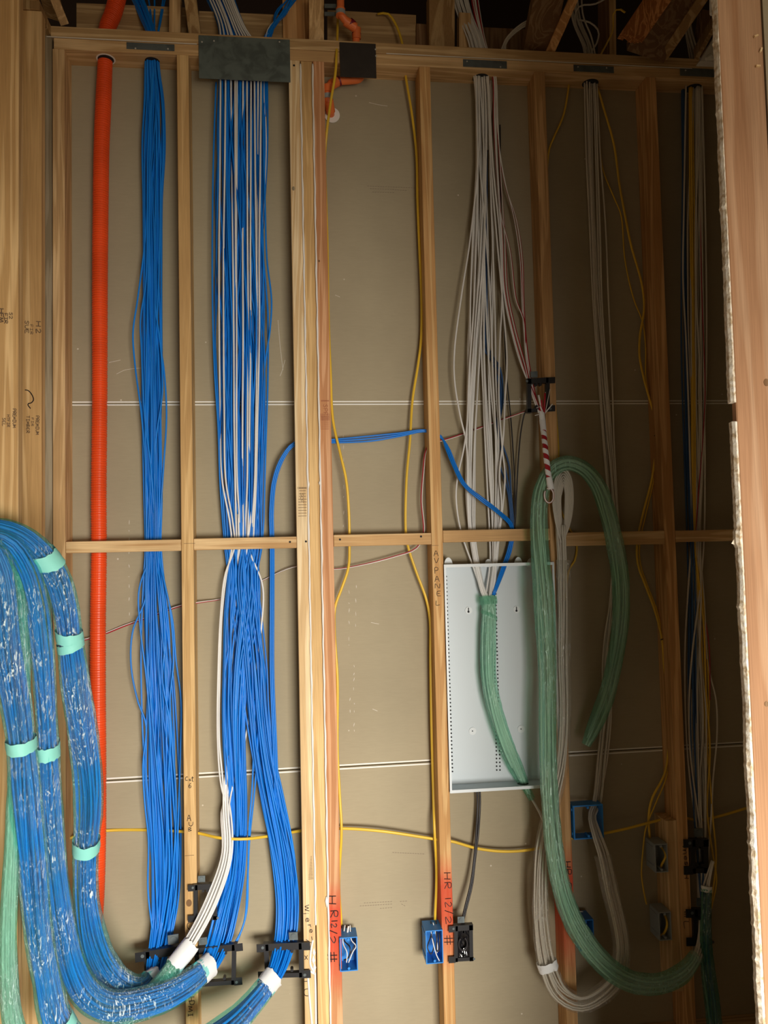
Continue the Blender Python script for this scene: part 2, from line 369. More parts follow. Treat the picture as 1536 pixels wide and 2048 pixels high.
def band(parent, wr, px, py, lenm, m='aqua', grow=1.1, name='tape_band', label=None, skew=0.):
    """a tape band around the wrap nearest to the picture point"""
    o, C, T, L, D = wr; tgt = None; best = 1e9
    for i in range(len(C)):
        d = C[i, :3]-CAM; z = d @ CF; x = 768+FPX*(d @ CR)/z; y = 1024-FPX*(d @ CU)/z
        e = (x-px)**2+(y-py)**2
        if e < best: best = e; tgt = i
    n = 26; th = np.linspace(0, 2*math.pi, n, endpoint=False); V = []; rg = random.Random(int(px*7+py)); K = 5; cr = .05 if m == 'tape' else .025
    for k in range(K):
        f = k/(K-1)-.5
        for j in range(n):
            g = grow*(1+rg.uniform(-cr, cr)); e = rg.uniform(-.06, .06)*lenm if k in (0, K-1) else 0
            V.append(C[tgt, :3]+T[tgt]*(f*lenm+e+skew*math.cos(th[j])*C[tgt, 3])+g*(L[tgt]*C[tgt, 3]*math.cos(th[j])+D[tgt]*C[tgt, 4]*math.sin(th[j])))
    F = [(i*n+j, i*n+(j+1) % n, (i+1)*n+(j+1) % n, (i+1)*n+j) for i in range(K-1) for j in range(n)]
    return obj(name, MB().add(V, F), m, parent, label, smooth=True)

# strokes of handwriting, in a unit box, y up
GL = {'A': [[(0, 0), (.5, 1), (1, 0)], [(.2, .4), (.85, .45)]], 'V': [[(0, 1), (.45, 0), (1, 1)]], 'U': [[(0, 1), (.1, .2), (.5, 0), (.9, .3), (1, 1)]],
 'P': [[(.1, 0), (.15, 1), (.8, .95), (.85, .6), (.15, .45)]], 'N': [[(0, 0), (.1, 1), (.85, 0), (1, 1)]], 'E': [[(.9, 1), (.1, .9), (.05, .1), (.95, 0)], [(.1, .5), (.7, .5)]],
 'L': [[(.1, 1), (.1, 0), (.9, .08)]], 'H': [[(0, 0), (.05, 1)], [(.9, 0), (1, 1)], [(0, .5), (1, .5)]], 'R': [[(.05, 0), (.15, 1), (.85, .95), (.8, .6), (.15, .5), (.95, 0)]],
 '1': [[(.5, 0), (.5, 1)]], '2': [[(.1, .8), (.5, 1), (.85, .75), (.1, 0), (.95, .05)]], '/': [[(.1, 0), (.9, 1)]], '#': [[(.3, 0), (.35, 1)], [(.7, 0), (.75, 1)], [(0, .33), (1, .36)], [(0, .66), (1, .7)]],
 'C': [[(.9, .85), (.5, 1), (.1, .6), (.2, .1), (.8, .1)]], 'a': [[(.8, .6), (.3, .65), (.1, .25), (.5, 0), (.8, .4), (.85, 0)]], 't': [[(.5, 1), (.45, .1), (.75, 0)], [(.15, .7), (.9, .75)]],
 '6': [[(.8, 1), (.2, .6), (.15, .1), (.6, 0), (.85, .3), (.5, .5), (.15, .3)]], 'B': [[(.1, 0), (.15, 1), (.8, .85), (.2, .5), (.9, .25), (.1, 0)]], 'D': [[(.1, 0), (.1, 1), (.8, .8), (.85, .25), (.1, 0)]],
 'M': [[(0, 0), (.15, .9), (.45, .2), (.8, .95), (1, 0)]], 'I': [[(.5, 0), (.5, 1)], [(.1, 1), (.9, 1)], [(.1, 0), (.9, 0)]], 'n': [[(.1, .7), (.15, 0), (.2, .5), (.6, .75), (.8, .5), (.8, 0)]],
 'm': [[(.0, .7), (.05, 0), (.15, .6), (.45, .7), (.5, 0), (.6, .6), (.9, .7), (1, 0)]], 'e': [[(.15, .35), (.85, .4), (.6, .7), (.2, .6), (.1, .2), (.5, 0), (.9, .15)]],
 's': [[(.85, .65), (.3, .7), (.3, .4), (.8, .3), (.7, .02), (.1, .05)]], 'h': [[(.1, 1), (.1, 0), (.2, .45), (.6, .6), (.8, 0)]], '7': [[(.05, .95), (.9, 1), (.4, 0)]],
 'w': [[(0, .7), (.25, 0), (.5, .6), (.75, 0), (1, .7)]], 'r': [[(.15, .7), (.2, 0), (.25, .5), (.8, .7)]], 'i': [[(.5, .6), (.5, 0)], [(.5, .85), (.5, .95)]], '0': [[(.5, 1), (.1, .5), (.5, 0), (.9, .5), (.5, 1)]],
 'S': [[(.9, .85), (.4, 1), (.15, .75), (.8, .35), (.6, 0), (.05, .1)]], 'T': [[(.5, 0), (.5, 1)], [(0, 1), (1, .98)]], 'F': [[(.1, 0), (.1, 1), (.9, 1)], [(.1, .5), (.7, .5)]], 'l': [[(.5, 1), (.5, 0)]], '-': [[(.1, .5), (.9, .5)]], 'x': [[(0, 0), (1, .8)], [(0, .8), (1, 0)]]}
def glyph(mb, ch, px, py, w_, h_, Y, cw=False, r=.0011):
    """one stroke letter centred on the picture point; cw turns it a quarter turn clockwise"""
    c = W(px, py, Y); k = 1/ppm(px, py, Y)
    for st in GL[ch]:
        P = []
        for x, y in st:
            a, b = (x-.5)*w_, (y-.5)*h_
            if cw: a, b = b, -a
            P.append([c[0]+a*k, Y-.0004, c[2]+b*k])
        if len(P) > 2: P, _ = catmull(P, .0015)
        mb.tube(np.array(P), r, 5, None)
def writing(parent, items, Y, r=.0011, m='ink', name='handwriting'):
    mb = MB()
    for ch, px, py, w_, h_, cw in items: glyph(mb, ch, px, py, w_, h_, Y, cw, r)
    return obj(name, mb, m, parent)
def pline(mb, pts, Y, r):
    C, _ = catmull([[*W(x, y, Y)] for x, y in pts], .003); mb.tube(C, r, 5)

# ------------------------------------------------------------------ THE SETTING
S = .4064; ZT = 3.6653; DW = .089
zseam = [1.219, 2.438]
XL, XR = -1.049, 1.95
mb = MB(); mb.box(XL, XR, DW, DW+.0127, zseam[1]+.001, ZT+.02); a, b_ = W(150, 1566, DW), W(1460, 1489, DW); _k = (b_[2]-a[2])/(b_[0]-a[0]); _l, _q = a[2]-_k*(a[0]-XL), a[2]+_k*(XR-a[0])
mb.prism([(XL, DW, _l+.003), (XR, DW, _q+.003), (XR, DW, zseam[1]-.001), (XL, DW, zseam[1]-.001)], (0, .0127, 0))
mb.prism([(XL, DW, .28), (XR, DW, .28), (XR, DW, _q), (XL, DW, _l)], (0, .0127, 0))
mb.box(XL, XR, DW+.013, DW+.03, .2, ZT)
wall = obj('wall_back', mb, 'paper', kind='structure')
# sheet edges showing white at the two joints: an upper and a lower line with the paper between
def seam(n, l, r_, off):
    mb = MB()
    for o in (-off, off):
        p, q = W(*l, DW), W(*r_, DW); d = (q-p); e = d/np.linalg.norm(d); p = p-e*.2; q = q+e*.6
        mb.obox((p+q)/2+np.array([0, -.0006, o]), (q-p)/2, (0, .0014, 0), (0, 0, .0021))
    return obj('trim_%d' % n, mb, 'seam', kind='structure')
seam(1, (150, 807.3), (1430, 804.3), .0048); seam(2, (150, 1564.5), (1460, 1489), .0062)
ZF = .30
obj('floor', MB().box(-3, 3.2, -4.8, .3, ZF-.1, ZF-.0381), 'concrete', kind='structure')
obj('wall_left', MB().box(-1.065, -1.05, -1.6, .102, ZF-.04, 4.2), 'grey_wood', kind='structure')
XF = float(W(1484, 1050, -1.25)[0])                       # left edge of the near jamb
obj('wall_right_blocker', MB().box(XF+.092, 3.2, -1.25, -1.16, ZF-.04, 4.6), 'paper2', kind='structure')  # unseen wall added to keep the light off the right bays
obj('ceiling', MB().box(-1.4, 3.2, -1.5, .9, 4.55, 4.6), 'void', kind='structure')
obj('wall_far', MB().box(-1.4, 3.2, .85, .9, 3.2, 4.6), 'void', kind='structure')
# scuffs, chips and faint print on the board paper
mb = MB(); rr = random.Random(5)
for x0, y0, y1 in ((712, 1170, 1260), (698, 1180, 1300), (708, 1330, 1460), (687, 870, 1060), (990/3.84, 1040, 1250), (700, 1395, 1440)):
    y = y0
    while y < y1:
        l = rr.uniform(2, 9); p, q = W(x0+rr.uniform(-1, 1), y, DW-.0005), W(x0+rr.uniform(-1, 1), y+l, DW-.0005); mb.tube([p, (p+q)/2, q], [.0004, rr.uniform(.0006, .0014), .0004], 4); y += l+rr.uniform(4, 26)
for pts in ([(570, 720), (563, 745), (560, 752)], [(556, 640), (560, 690), (566, 740)], [(218, 725), (241, 720)], [(233, 748), (250, 740), (282, 736)], [(670, 590), (680, 594)], [(742, 1245), (758, 1248)], [(745, 1418), (755, 1422)], [(738, 205), (760, 210), (775, 212)]):
    pline(mb, pts, DW-.0004, .0007)
obj('scuff_marks', mb, 'chalk', wall)
mb = MB()
for x0, y0, x1, y1 in ((728, 1806, 786, 1803), (720, 1812, 786, 1808), (760, 1817, 786, 1815), (800, 1803, 816, 1802), (803, 1808, 812, 1813), (735, 372, 832, 376), (740, 377, 815, 381), (745, 384, 790, 385), (785, 1705, 850, 1708)):
    n = max(2, int((x1-x0)/5))
    for i in range(n):
        t = i/n; u = t+.6/n
        p, q = W(x0+(x1-x0)*t, y0+(y1-y0)*t, DW-.0004), W(x0+(x1-x0)*u, y0+(y1-y0)*u, DW-.0004); mb.tube([p, (p+q)/2, q], .0009, 4)
obj('printed_lettering', mb, 'print', wall)

# ------------------------------------------------------------------ framing: studs of the back wall
def stud(x0, m, label, z1=ZT-.0765, z0=ZF, y0=0., y1=.0885, w_=.038, cat='stud', name='wall_stud'):
    return obj(name, MB().box(x0, x0+w_, y0, y1, z0, z1), m, None, label, cat, bevel=.0016)
X1 = float(W(130, 800, 0)[0])
st1 = stud(X1-.038, 'stud_tan', 'tan wall stud at the left corner, beside the orange conduit')
st2 = stud(-S, 'stud_gold', 'golden brown wall stud between the two big blue cable bundles')
X3 = float(W(590, 880, 0)[0])
M['s3c'] = wood('reddish stud painted', (0.756, 0.427, 0.232), (0.561, 0.268, 0.122), red=(float(W(665, 1990)[2]), float(W(665, 1750)[2])))
M['s4'] = wood('orange stud painted', (0.756, 0.488, 0.220), (0.610, 0.342, 0.134), red=(float(W(895, 1940)[2]), float(W(895, 1692)[2])), knots=False)
M['s5'] = wood('brown stud painted', (0.708, 0.439, 0.207), (0.512, 0.293, 0.122), red=(float(W(1140, 1950)[2]), float(W(1140, 1670)[2])))
st3a = stud(X3, 'stud_pale', 'pale whitewood stud, left board of the triple stud post')
st3b = stud(X3+.0412, 'stud_gold', 'yellowish middle board of the triple stud post', y0=.003)
st3c = stud(X3+.0815, 'S', 'reddish fir stud with red paint, right board of the triple post') if False else stud(X3+.0815, 's3c', 'reddish fir stud with red paint, right board of the triple post')
st4 = stud(S, 's4', 'orange toned stud lettered down its face at the left of the metal panel')
st5 = stud(2*S, 's5', 'brown stud behind the hanging green wrapped bundle')
st6 = stud(3*S, 'stud_orange', 'brown stud carrying the two grey boxes and their packer')
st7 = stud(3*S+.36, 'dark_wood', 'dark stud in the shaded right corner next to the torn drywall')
pk = obj('packer_block', MB().box(3*S-.0385, 3*S-.0008, .0, .0885, float(W(1340, 1985)[2]), float(W(1345, 1641)[2])), 'stud_tan', None, 'short wood packer fixed to the left side of the stud behind the grey boxes', 'wood block', bevel=.0012)
for n, (pts, st, lb) in enumerate((([(597, 128), (600, 250), (601, 330), (603, 400), (607, 600), (611, 750), (613.6, 880), (615.5, 1000), (619, 1250), (622, 1500), (625, 1700), (628.5, 1850)], X3+.0395, 'white caulk bead in the left seam of the triple stud post'),
        ([(622.6, 128), (626, 300), (628, 400), (631, 600), (634, 760), (637, 880), (640, 1050), (642, 1250), (648, 1500), (652, 1700), (655, 1990), (656, 2060)], X3+.0802, 'white caulk bead in the right seam of the triple stud post'))):
    rg = random.Random(n); C, _ = catmull([[*W(x, y, -.0022)] for x, y in pts], .008); C[:, 0] = st
    _q = np.arange(len(C))*.008; C[:, 0] += .0005*np.sin(_q*31+n)+.0004*np.sin(_q*77)
    mb = MB().tube(C, .0031*(1+.22*np.sin(_q*19+n)*np.sin(_q*47)), 7)
    if n == 0:
        for x, y, r in ((628, 1905, .006), (627, 1920, .007), (629, 1935, .006), (617, 968, .004)):
            c = W(x, y, -.001); mb.tube([c+np.array([0, 0, .014]), c, c-np.array([0, 0, .014])], [.001, r, .001], 7)
        for pts2 in ([(626, 1880), (622, 1900), (621, 1930), (630, 1948), (624, 1945), (617, 1940), (618, 1980), (624, 2050)], [(630, 1945), (631, 1980), (632, 2050)]):
            C2, _ = catmull([[*W(x, y, -.001)] for x, y in pts2], .006); mb.tube(C2, .0035, 6)
    else:
        c = W(640, 966, -.001); mb.tube([c+np.array([0, 0, .01]), c, c-np.array([0, 0, .01])], [.001, .005, .001], 7)
        c = W(653, 1802, -.001); mb.tube([c+np.array([0, 0, .014]), c, c-np.array([0, 0, .02])], [.001, .005, .001], 7)
    obj('caulk_bead', mb, 'caulk', None, lb, 'caulk', smooth=True)
# little knife marks and stamps drawn as wood detail
def nails(parent, pts, Y, r=.0032, m='nail', name='nail'):
    for x, y in pts: obj(name, MB().disc(W(x, y, Y), r, (0, -1, 0), .0012, 10), m, parent)
def knot(parent, px, py, Y, r, m='dark_wood'): obj('knot', MB().disc(W(px, py, Y), r, (0, -1, 0), .0005, 14, .8), m, parent)
# plates over the studs
xpl = float(W(103, 60)[0]); xpr = 2.0
pt = obj('top_plate', MB().box(xpl-.003, xpr, 0, .1, ZT-.0375, ZT), 'plate', None, 'upper board of the doubled top plate along the wall', 'lumber', bevel=.0015)
pb = obj('top_plate', MB().box(xpl+.006, xpr, .0015, .1, ZT-.076, ZT-.0385), 'plate2', None, 'lower board of the doubled top plate, cables drop through holes in it', 'lumber', bevel=.0015)
for _x, _y, _h in ((245, 78, .24), (1085, 117, .55)):
    _c = W(_x, _y, -.001); obj('edge_sliver', MB().box(_c[0]-_h, _c[0]+_h, -.002, 0, ZT-.0395, ZT-.0372), 'chalk', pt)
# bored holes in the lower plate underside, seen as rings round the cables
for px, py, r in ((211, 117, .031), (304, 117, .024)):
    c = W(px, py, .04); obj('bored_hole', MB().tube([(c[0], .045, ZT-.0775), (c[0], .045, ZT-.0762)], r, 22), 'caulk' if r > .03 else 'hole', pb)
    if r > .03: obj('bored_hole', MB().tube([(c[0], .045, ZT-.0781), (c[0], .045, ZT-.0776)], r*.84, 22), 'hole', pb)
for px, py in ((1181, 152), (962, 146), (1388, 170)):
    c = W(px, py, .05); obj('bored_hole', MB().tube([(c[0], .055, ZT-.0772), (c[0], .055, ZT-.0762)], .029, 22), 'hole', pb)
# blocking between studs at mid height
def blocking(xa, xb, px, yt, yb, label, m='block'):
    zt, zb = float(W(px, yt)[2]), float(W(px, yb)[2])
    return obj('blocking', MB().box(xa, xb, 0.0, .031, zb, zt), m, None, label, 'wood blocking', bevel=.0015)
blocking(X1+.001, -S-.0008, 250, 1081, 1104, 'wood blocking crossing in front of the orange conduit')
bk2 = blocking(-S+.039, X3-.0008, 500, 1075, 1098, 'wood blocking crossing in front of the mixed blue and white bundle')
bk3 = blocking(X3+.1205, S-.0008, 760, 1068, 1091, 'wood blocking crossing the bay with two yellow cables')
bk4 = blocking(S+.039, 2*S-.0008, 980, 1059, 1083, 'wood blocking just above the metal panel')
bk5 = blocking(2*S+.039, 3*S-.0008, 1240, 1063, 1090, 'wood blocking passing behind the green wrapped loop')
bk6 = blocking(3*S+.039, 3*S+.359, 1410, 1060, 1083, 'wood blocking at the far right by the torn drywall')
nails(bk2, [(580, 1084)], -.0005, .0035, 'hole', 'nail_hole'); nails(bk3, [(680, 1079), (842, 1073)], -.0005, .0035, 'hole', 'nail_hole')
nails(st3a, [(612, 1083), (588, 131)], -.0005, .0035, 'hole', 'nail_hole')
obj('pencil_line', MB().obox(W(379, 1087, -.0006), (.018, 0, 0), (0, .0003, 0), (0, 0, .0005)), 'stamp', st2)
obj('pencil_line', MB().obox(W(870, 1091, -.0006), (.012, 0, 0), (0, .0003, 0), (0, 0, .0005)), 'stamp', st4)
obj('bottom_plate', MB().box(X1-.04, 2.0, 0, .0885, ZF-.038, ZF-.0005), 'plate', None, 'bottom plate under the studs along the floor', 'lumber', bevel=.0015)
# side wall studs and plate at the left
XA = float(W(36.5, 500, -.5)[0]); XB = float(W(83, 500, -.115)[0])
sa = obj('side_wall_stud', MB().box(XA-.089, XA, -.5, -.462, ZF, 4.4), 'side_wood', None, 'near side wall stud cut by the left picture edge, wide stamped face', 'stud', bevel=.0015)
sb = obj('side_wall_stud', MB().box(XB-.089, XB, -.115, -.077, ZF, ZT-.03), 'side_wood', None, 'side wall stud with a marker squiggle, right of the nearest one', 'stud', bevel=.0015)
obj('corner_stud', MB().box(XB-.05, X1-.041, .004, .0885, ZF, ZT-.03), 'grey_wood', None, 'shaded dark stud tucked in the left corner', 'stud', bevel=.0015)  # shade of the corner recess put into the darker wood colour
obj('side_top_plate', MB().box(XB-.1, XB-.004, -.12, .08, ZT-.029, ZT+.0), M['joist'], None, 'side wall top plate running overhead at the left', 'lumber', bevel=.0015)

# near jamb at the right and its torn drywall
jamb = obj('door_jamb_stud', MB().box(XF, XF+.089, -1.25, -1.2335, ZF, 4.4), 'red_timber', None, 'big reddish jamb timber close up at the right picture edge', 'stud', bevel=.002)
knot(jamb, 1533, 765, -1.2503, .007); knot(jamb, 1533, 1408, -1.2503, .005)
mb = MB()
for x, y, a_ in ((1516, 132, 0), (1512, 72, .4), (1522, 100, 1.2)):
    c = W(x, y, -1.253); mb.obox(c, (.0042*math.cos(a_), 0, .0042*math.sin(a_)), (0, .002, 0), (-.0016*math.sin(a_), 0, .0016*math.cos(a_)))
obj('wood_chips', mb, 'stud_pale', jamb)
mb = MB(); rr = random.Random(11); zz = np.arange(ZF, 3.72, .006); prev = None; wv = .011
segs = []; cur = []
for z in zz:
    d = np.array([XF, -1.25, z])-CAM; py = 1024-FPX*(d @ CU)/(d @ CF)
    tgt = .009 if py < 300 else (.013 if py < 700 else (.016 if py < 1500 else .020))
    wv += (tgt-wv)*.12+rr.uniform(-.0012, .0012); wv = min(max(wv, .006), .026)
    if 806 < py < 838: 
        if cur: segs.append(cur); cur = []
        continue
    ww = wv
    if 1062 < py < 1090: ww = .022
    if rr.random() < .06: ww += .004
    cur.append((z, ww, rr.uniform(-.0008, .0008)))
segs.append(cur)
for sg in segs:
    V = []
    for z, ww, dy in sg:
        w2 = ww*.5; V += [(XF-.0003, -1.2505+dy*.3, z), (XF-w2*.6, -1.2525+dy, z), (XF-w2, -1.246+dy, z+.001), (XF-w2*.9, -1.2345+dy, z), (XF-.0003, -1.2345, z)]
    n = 5; F = [(i*n+j, i*n+(j+1) % n, (i+1)*n+(j+1) % n, (i+1)*n+j) for i in range(len(sg)-1) for j in range(n)]+[(4, 3, 2, 1, 0), tuple((len(sg)-1)*n+j for j in range(n))]
    mb.add(V, F)
tdw = obj('torn_drywall', mb, 'gypsum', None, 'ragged white torn drywall edge along the near right jamb', 'drywall')
c = W(1470, 1078, -1.22); obj('paper_flap', MB().prism([W(1463, 1087, -1.24), W(1476, 1064, -1.24), W(1484, 1072, -1.24), W(1480, 1094, -1.24)], (0, .0012, 0)), 'gypsum', tdw)

# ------------------------------------------------------------------ roof framing seen over the plate
def beam(name, A, B, wpx, t, m, label, cat='lumber', off=(0, 1, 0)):
    """timber between two picture points (px, py, Y); face width in px"""
    a, b = W(*A), W(*B); T = (b-a)/np.linalg.norm(b-a); L = np.cross(T, (0, 1., 0)); L /= np.linalg.norm(L); D = np.cross(L, T)
    w_ = wpx/ppm(*A)/2
    return obj(name, MB().obox((a+b)/2+D*t/2, (b-a)/2, L*w_, D*t/2), m, None, label, cat, bevel=.001)
def slab(name, q, Y, t, m, label, cat='lumber'):
    return obj(name, MB().prism([W(x, y, Y) for x, y in q], (0, t, 0)), m, None, label, cat)
slab('rim_board', [(153, 6), (372, 15), (372, 90), (153, 80)], .115, .038, 'joist_x', 'brown rim board above the plate behind the orange conduit')
slab('rim_board', [(398, 22), (566, 30), (566, 95), (398, 90)], .115, .038, 'joist_x', 'brown rim board above the plate behind the splayed blue cables')
slab('blocking_board', [(655, 20), (832, 30), (832, 110), (655, 100)], .115, .038, 'joist_x', 'wide wood board above the plate to the right of the orange pipe')
slab('blocking_board', [(833, 47), (856, 49), (856, 112), (833, 110)], .101, .038, 'dark_wood', 'short dark board end right of the wide board above the plate')
slab('blocking_board', [(955, 54), (1085, 60), (1085, 125), (955, 120)], .16, .038, 'dark_wood', 'dark red brown board above the plate behind the forked white cable pair')
slab('plywood_offcut', [(565, -6), (622, -6), (620, 95), (566, 92)], .105, .018, 'stud_orange', 'amber plywood offcut standing above the triple stud post')
beam('post', (633, -12, .02), (633, 84, .05), 30, .038, 'stud_tan', 'pale ribbed post standing on the plate left of the orange pipe')
beam('post', (350, -12, .07), (349, 70, .07), 22, .038, 'stud_tan', 'slim pale post above the plate right of the small blue fan')
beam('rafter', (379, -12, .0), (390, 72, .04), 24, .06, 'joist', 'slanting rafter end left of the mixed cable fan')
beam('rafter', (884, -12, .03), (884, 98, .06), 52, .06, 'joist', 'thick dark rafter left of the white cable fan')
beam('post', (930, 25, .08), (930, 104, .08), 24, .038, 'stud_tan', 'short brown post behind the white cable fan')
beam('rafter', (1100, -12, -.1), (1074, 112, .05), 62, .04, 'dark_wood', 'wide shaded rafter side above the fifth stud')  # one rafter's shaded side and lit edge coloured as separate timbers
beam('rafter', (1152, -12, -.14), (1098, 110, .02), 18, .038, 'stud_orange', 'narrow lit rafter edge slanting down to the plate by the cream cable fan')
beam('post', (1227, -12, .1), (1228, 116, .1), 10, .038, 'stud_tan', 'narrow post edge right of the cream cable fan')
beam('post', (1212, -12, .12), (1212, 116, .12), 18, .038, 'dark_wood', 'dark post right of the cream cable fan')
beam('rafter', (1352, -12, -.2), (1290, 114, -.02), 84, .06, 'dark_wood', 'broad shaded rafter side beneath the splintered timber')  # rafter's side away from the light, its shade put into dark wood
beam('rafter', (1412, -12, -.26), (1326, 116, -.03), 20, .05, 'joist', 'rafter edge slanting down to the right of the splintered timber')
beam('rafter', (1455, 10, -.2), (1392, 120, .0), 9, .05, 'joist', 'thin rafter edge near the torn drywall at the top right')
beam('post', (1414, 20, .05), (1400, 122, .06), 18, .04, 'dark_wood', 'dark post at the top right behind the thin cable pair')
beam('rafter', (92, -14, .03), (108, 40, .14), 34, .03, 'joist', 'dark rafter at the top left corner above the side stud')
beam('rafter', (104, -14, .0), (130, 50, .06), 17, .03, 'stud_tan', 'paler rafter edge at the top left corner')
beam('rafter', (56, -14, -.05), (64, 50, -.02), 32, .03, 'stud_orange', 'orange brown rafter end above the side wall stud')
mb = MB(); rr = random.Random(3)                                         # splintered timber
for i in range(9):
    t = i/8; x0, x1 = 1246+t*46, 1300+t*52*.9
    mb.prism([W(x0-4, 66+rr.uniform(-3, 6), -.22), W(x0+7, 66+rr.uniform(-3, 8), -.22), W(x1+6, -14, -.26-.02*t), W(x1-5, -14, -.26-.02*t)], (0, .02+rr.uniform(0, .03), 0))
obj('splintered_timber', mb, 'torn', None, 'splintered orange end of a broken timber at the top right', 'lumber')
mb = MB()
for i in range(6):
    x = 1426+i*5; mb.tube([W(x, -10, -.9), W(x+rr.uniform(-2, 2), 10, -.9), W(x, 26+rr.uniform(-3, 4), -.9)], .006+rr.uniform(0, .002), 7)
obj('insulation_scrap', mb, 'insulation', None, 'white drywall scrap hanging at the top right beside the jamb', 'drywall')
obj('insulation_scrap', MB().prism([W(1400, 122, -.1), (W(1436, 62, -.1)), W(1450, 60, -.1), W(1450, 124, -.1)], (0, .03, 0)).tube([W(1412, 118, -.12), W(1420, 114, -.12), W(1428, 118, -.12)], [.006, .012, .006], 8), 'insulation', None, 'grey white scrap resting on the plate at the far top right', 'drywall')

# ------------------------------------------------------------------ protective plates
def nailplate(name, q, m, label, nl, Y=-.0018, t=.0015):
    x0, y0, x1, y1 = q; a, b = W(x0, y0, Y), W(x1, y1, Y); o = obj(name, MB().box(a[0], b[0], Y, Y+t, b[2], a[2]), m, None, label, 'metal plate', bevel=.0004)
    nails(o, nl, Y-.0002, .0028); return o
nailplate('nail_plate', (253, 84, 349, 102), 'zinc', 'slim grey nail plate above the left hanging blue bundle', [(271, 97), (336, 98)])
nailplate('guard_plate', (397, 70, 581, 164), 'zinc_green', 'large mottled grey steel plate over the mixed blue and white bundle', [(404, 84), (559, 84), (428, 82)], -.004, .0035)
nailplate('guard_plate', (679, 84, 753, 156), 'steel_dark', 'square dark plate in front of the orange pipe', [(751, 99), (752, 112)], -.004, .0035)
nailplate('nail_plate', (926, 118, 1014, 137), 'zinc', 'slim grey nail plate above the white cables', [(934, 123), (1001, 134)])
nailplate('nail_plate', (1147, 129, 1228, 146), 'zinc', 'slim dark nail plate above the cream cables', [(1156, 134), (1213, 136)])
nailplate('nail_plate', (1360, 135, 1446, 155), 'zinc', 'dark nail plate at the right end of the plate by the torn drywall', [(1371, 141)])

# ------------------------------------------------------------------ orange conduit, corrugated
CK = [(240, -25, .1, 17), (227, 25, .085, 17), (213, 62, .066, 16), (211, 110, .058, 14.5), (207, 200, .058, 15.6), (203, 300, .058, 15.5), (201.5, 400, .058, 15.5), (200, 550, .058, 15.5), (199.5, 800, .058, 15), (197.5, 1000, .058, 15.5), (198, 1100, .058, 15.5), (196, 1250, .058, 15.7), (196, 1400, .057, 15.7), (197, 1550, .057, 15.5), (196, 1700, .055, 15.5), (192, 1820, .05, 15), (184, 1900, .04, 14.5), (178, 1960, .01, 14)]
C, s = catmull([[*W(x, y, Y), h/ppm(x, y, Y)] for x, y, Y, h in CK], .0018)
ph = (s/.0078) % 1
R = C[:, 3]*(1-.075*(ph > .62))*.985
cond = thing('corrugated_conduit', C[-1, :3], 'bright orange corrugated conduit running down the left bay', 'conduit')
obj('corrugated_tube', MB().tube(C[:, :3], R, 22), 'conduit', cond, smooth=False)
c = W(176, 1912, -.012); obj('end_fitting', MB().disc(c, .018, (0, -1, 0), .02, 24), 'plastic_white', cond, 'white end fitting')

# orange fire sprinkler pipe at the top
def pipe(name, P, r, label):
    C, _ = catmull([[*W(*k)] for k in P], .006)
    t = thing(name, C[0], label, 'pipe'); obj('pipe_run', MB().tube(C, r, 16), 'pipe', t, smooth=True); return t, C
t1, C1 = pipe('sprinkler_pipe', [(681, -20, .0), (681, 10, .0), (682, 28, .0), (694, 44, .01), (708, 54, .02), (713, 68, .03), (712, 84, .035), (714, 120, .045), (722, 150, .05), (718, 158, .05), (700, 161, .045), (676, 163, .035), (662, 168, .03), (655, 184, .03), (657, 205, .04), (661, 226, .075), (663, 232, .1)], .0128, 'orange plastic pipe elbowing behind the square plate into the wall')
def collar(t, A, B, r, m, nm):
    a, b = W(*A), W(*B); obj(nm, MB().tube([a, (a+b)/2, b], r, 18), m, t)
collar(t1, (681, 18, 0), (681, 33, 0), .016, 'pipe', 'fitting'); collar(t1, (681, 22, 0), (681, 30, 0), .0165, 'greybox', 'grey_collar')
collar(t1, (698, 45, .012), (706, 52, .02), .0172, 'primer', 'primer_ring'); collar(t1, (713, 67, .03), (712.6, 70, .03), .016, 'primer', 'primer_ring')
collar(t1, (690, 42, .01), (711, 56, .02), .0162, 'pipe', 'fitting'); collar(t1, (713, 56, .025), (713, 78, .032), .0152, 'pipe', 'fitting')
collar(t1, (680, 162, .035), (677, 163, .035), .0165, 'primer', 'primer_ring'); collar(t1, (674, 163, .035), (662, 170, .03), .017, 'pipe', 'fitting')
collar(t1, (655, 188, .03), (655.5, 197, .033), .016, 'greybox', 'grey_collar'); collar(t1, (657, 200, .036), (661, 224, .07), .0165, 'pipe', 'fitting')
collar(t1, (655, 172, .03), (655, 186, .03), .0165, 'pipe', 'fitting')
c = W(664, 231, .086); obj('wall_escutcheon', MB().disc(c, .027, (0, -1, 0), .004, 26), 'plastic_white', t1, 'white ring where the pipe enters the wall')
obj('pipe_strap', MB().obox(W(662, 12, .01), (.022, 0, .001), (0, .001, 0), (0, 0, .007)).obox(W(662, 28, .01), (.022, 0, .001), (0, .001, 0), (0, 0, .007)), 'zinc', None, 'thin grey steel straps beside the orange pipe at the top', 'strap')

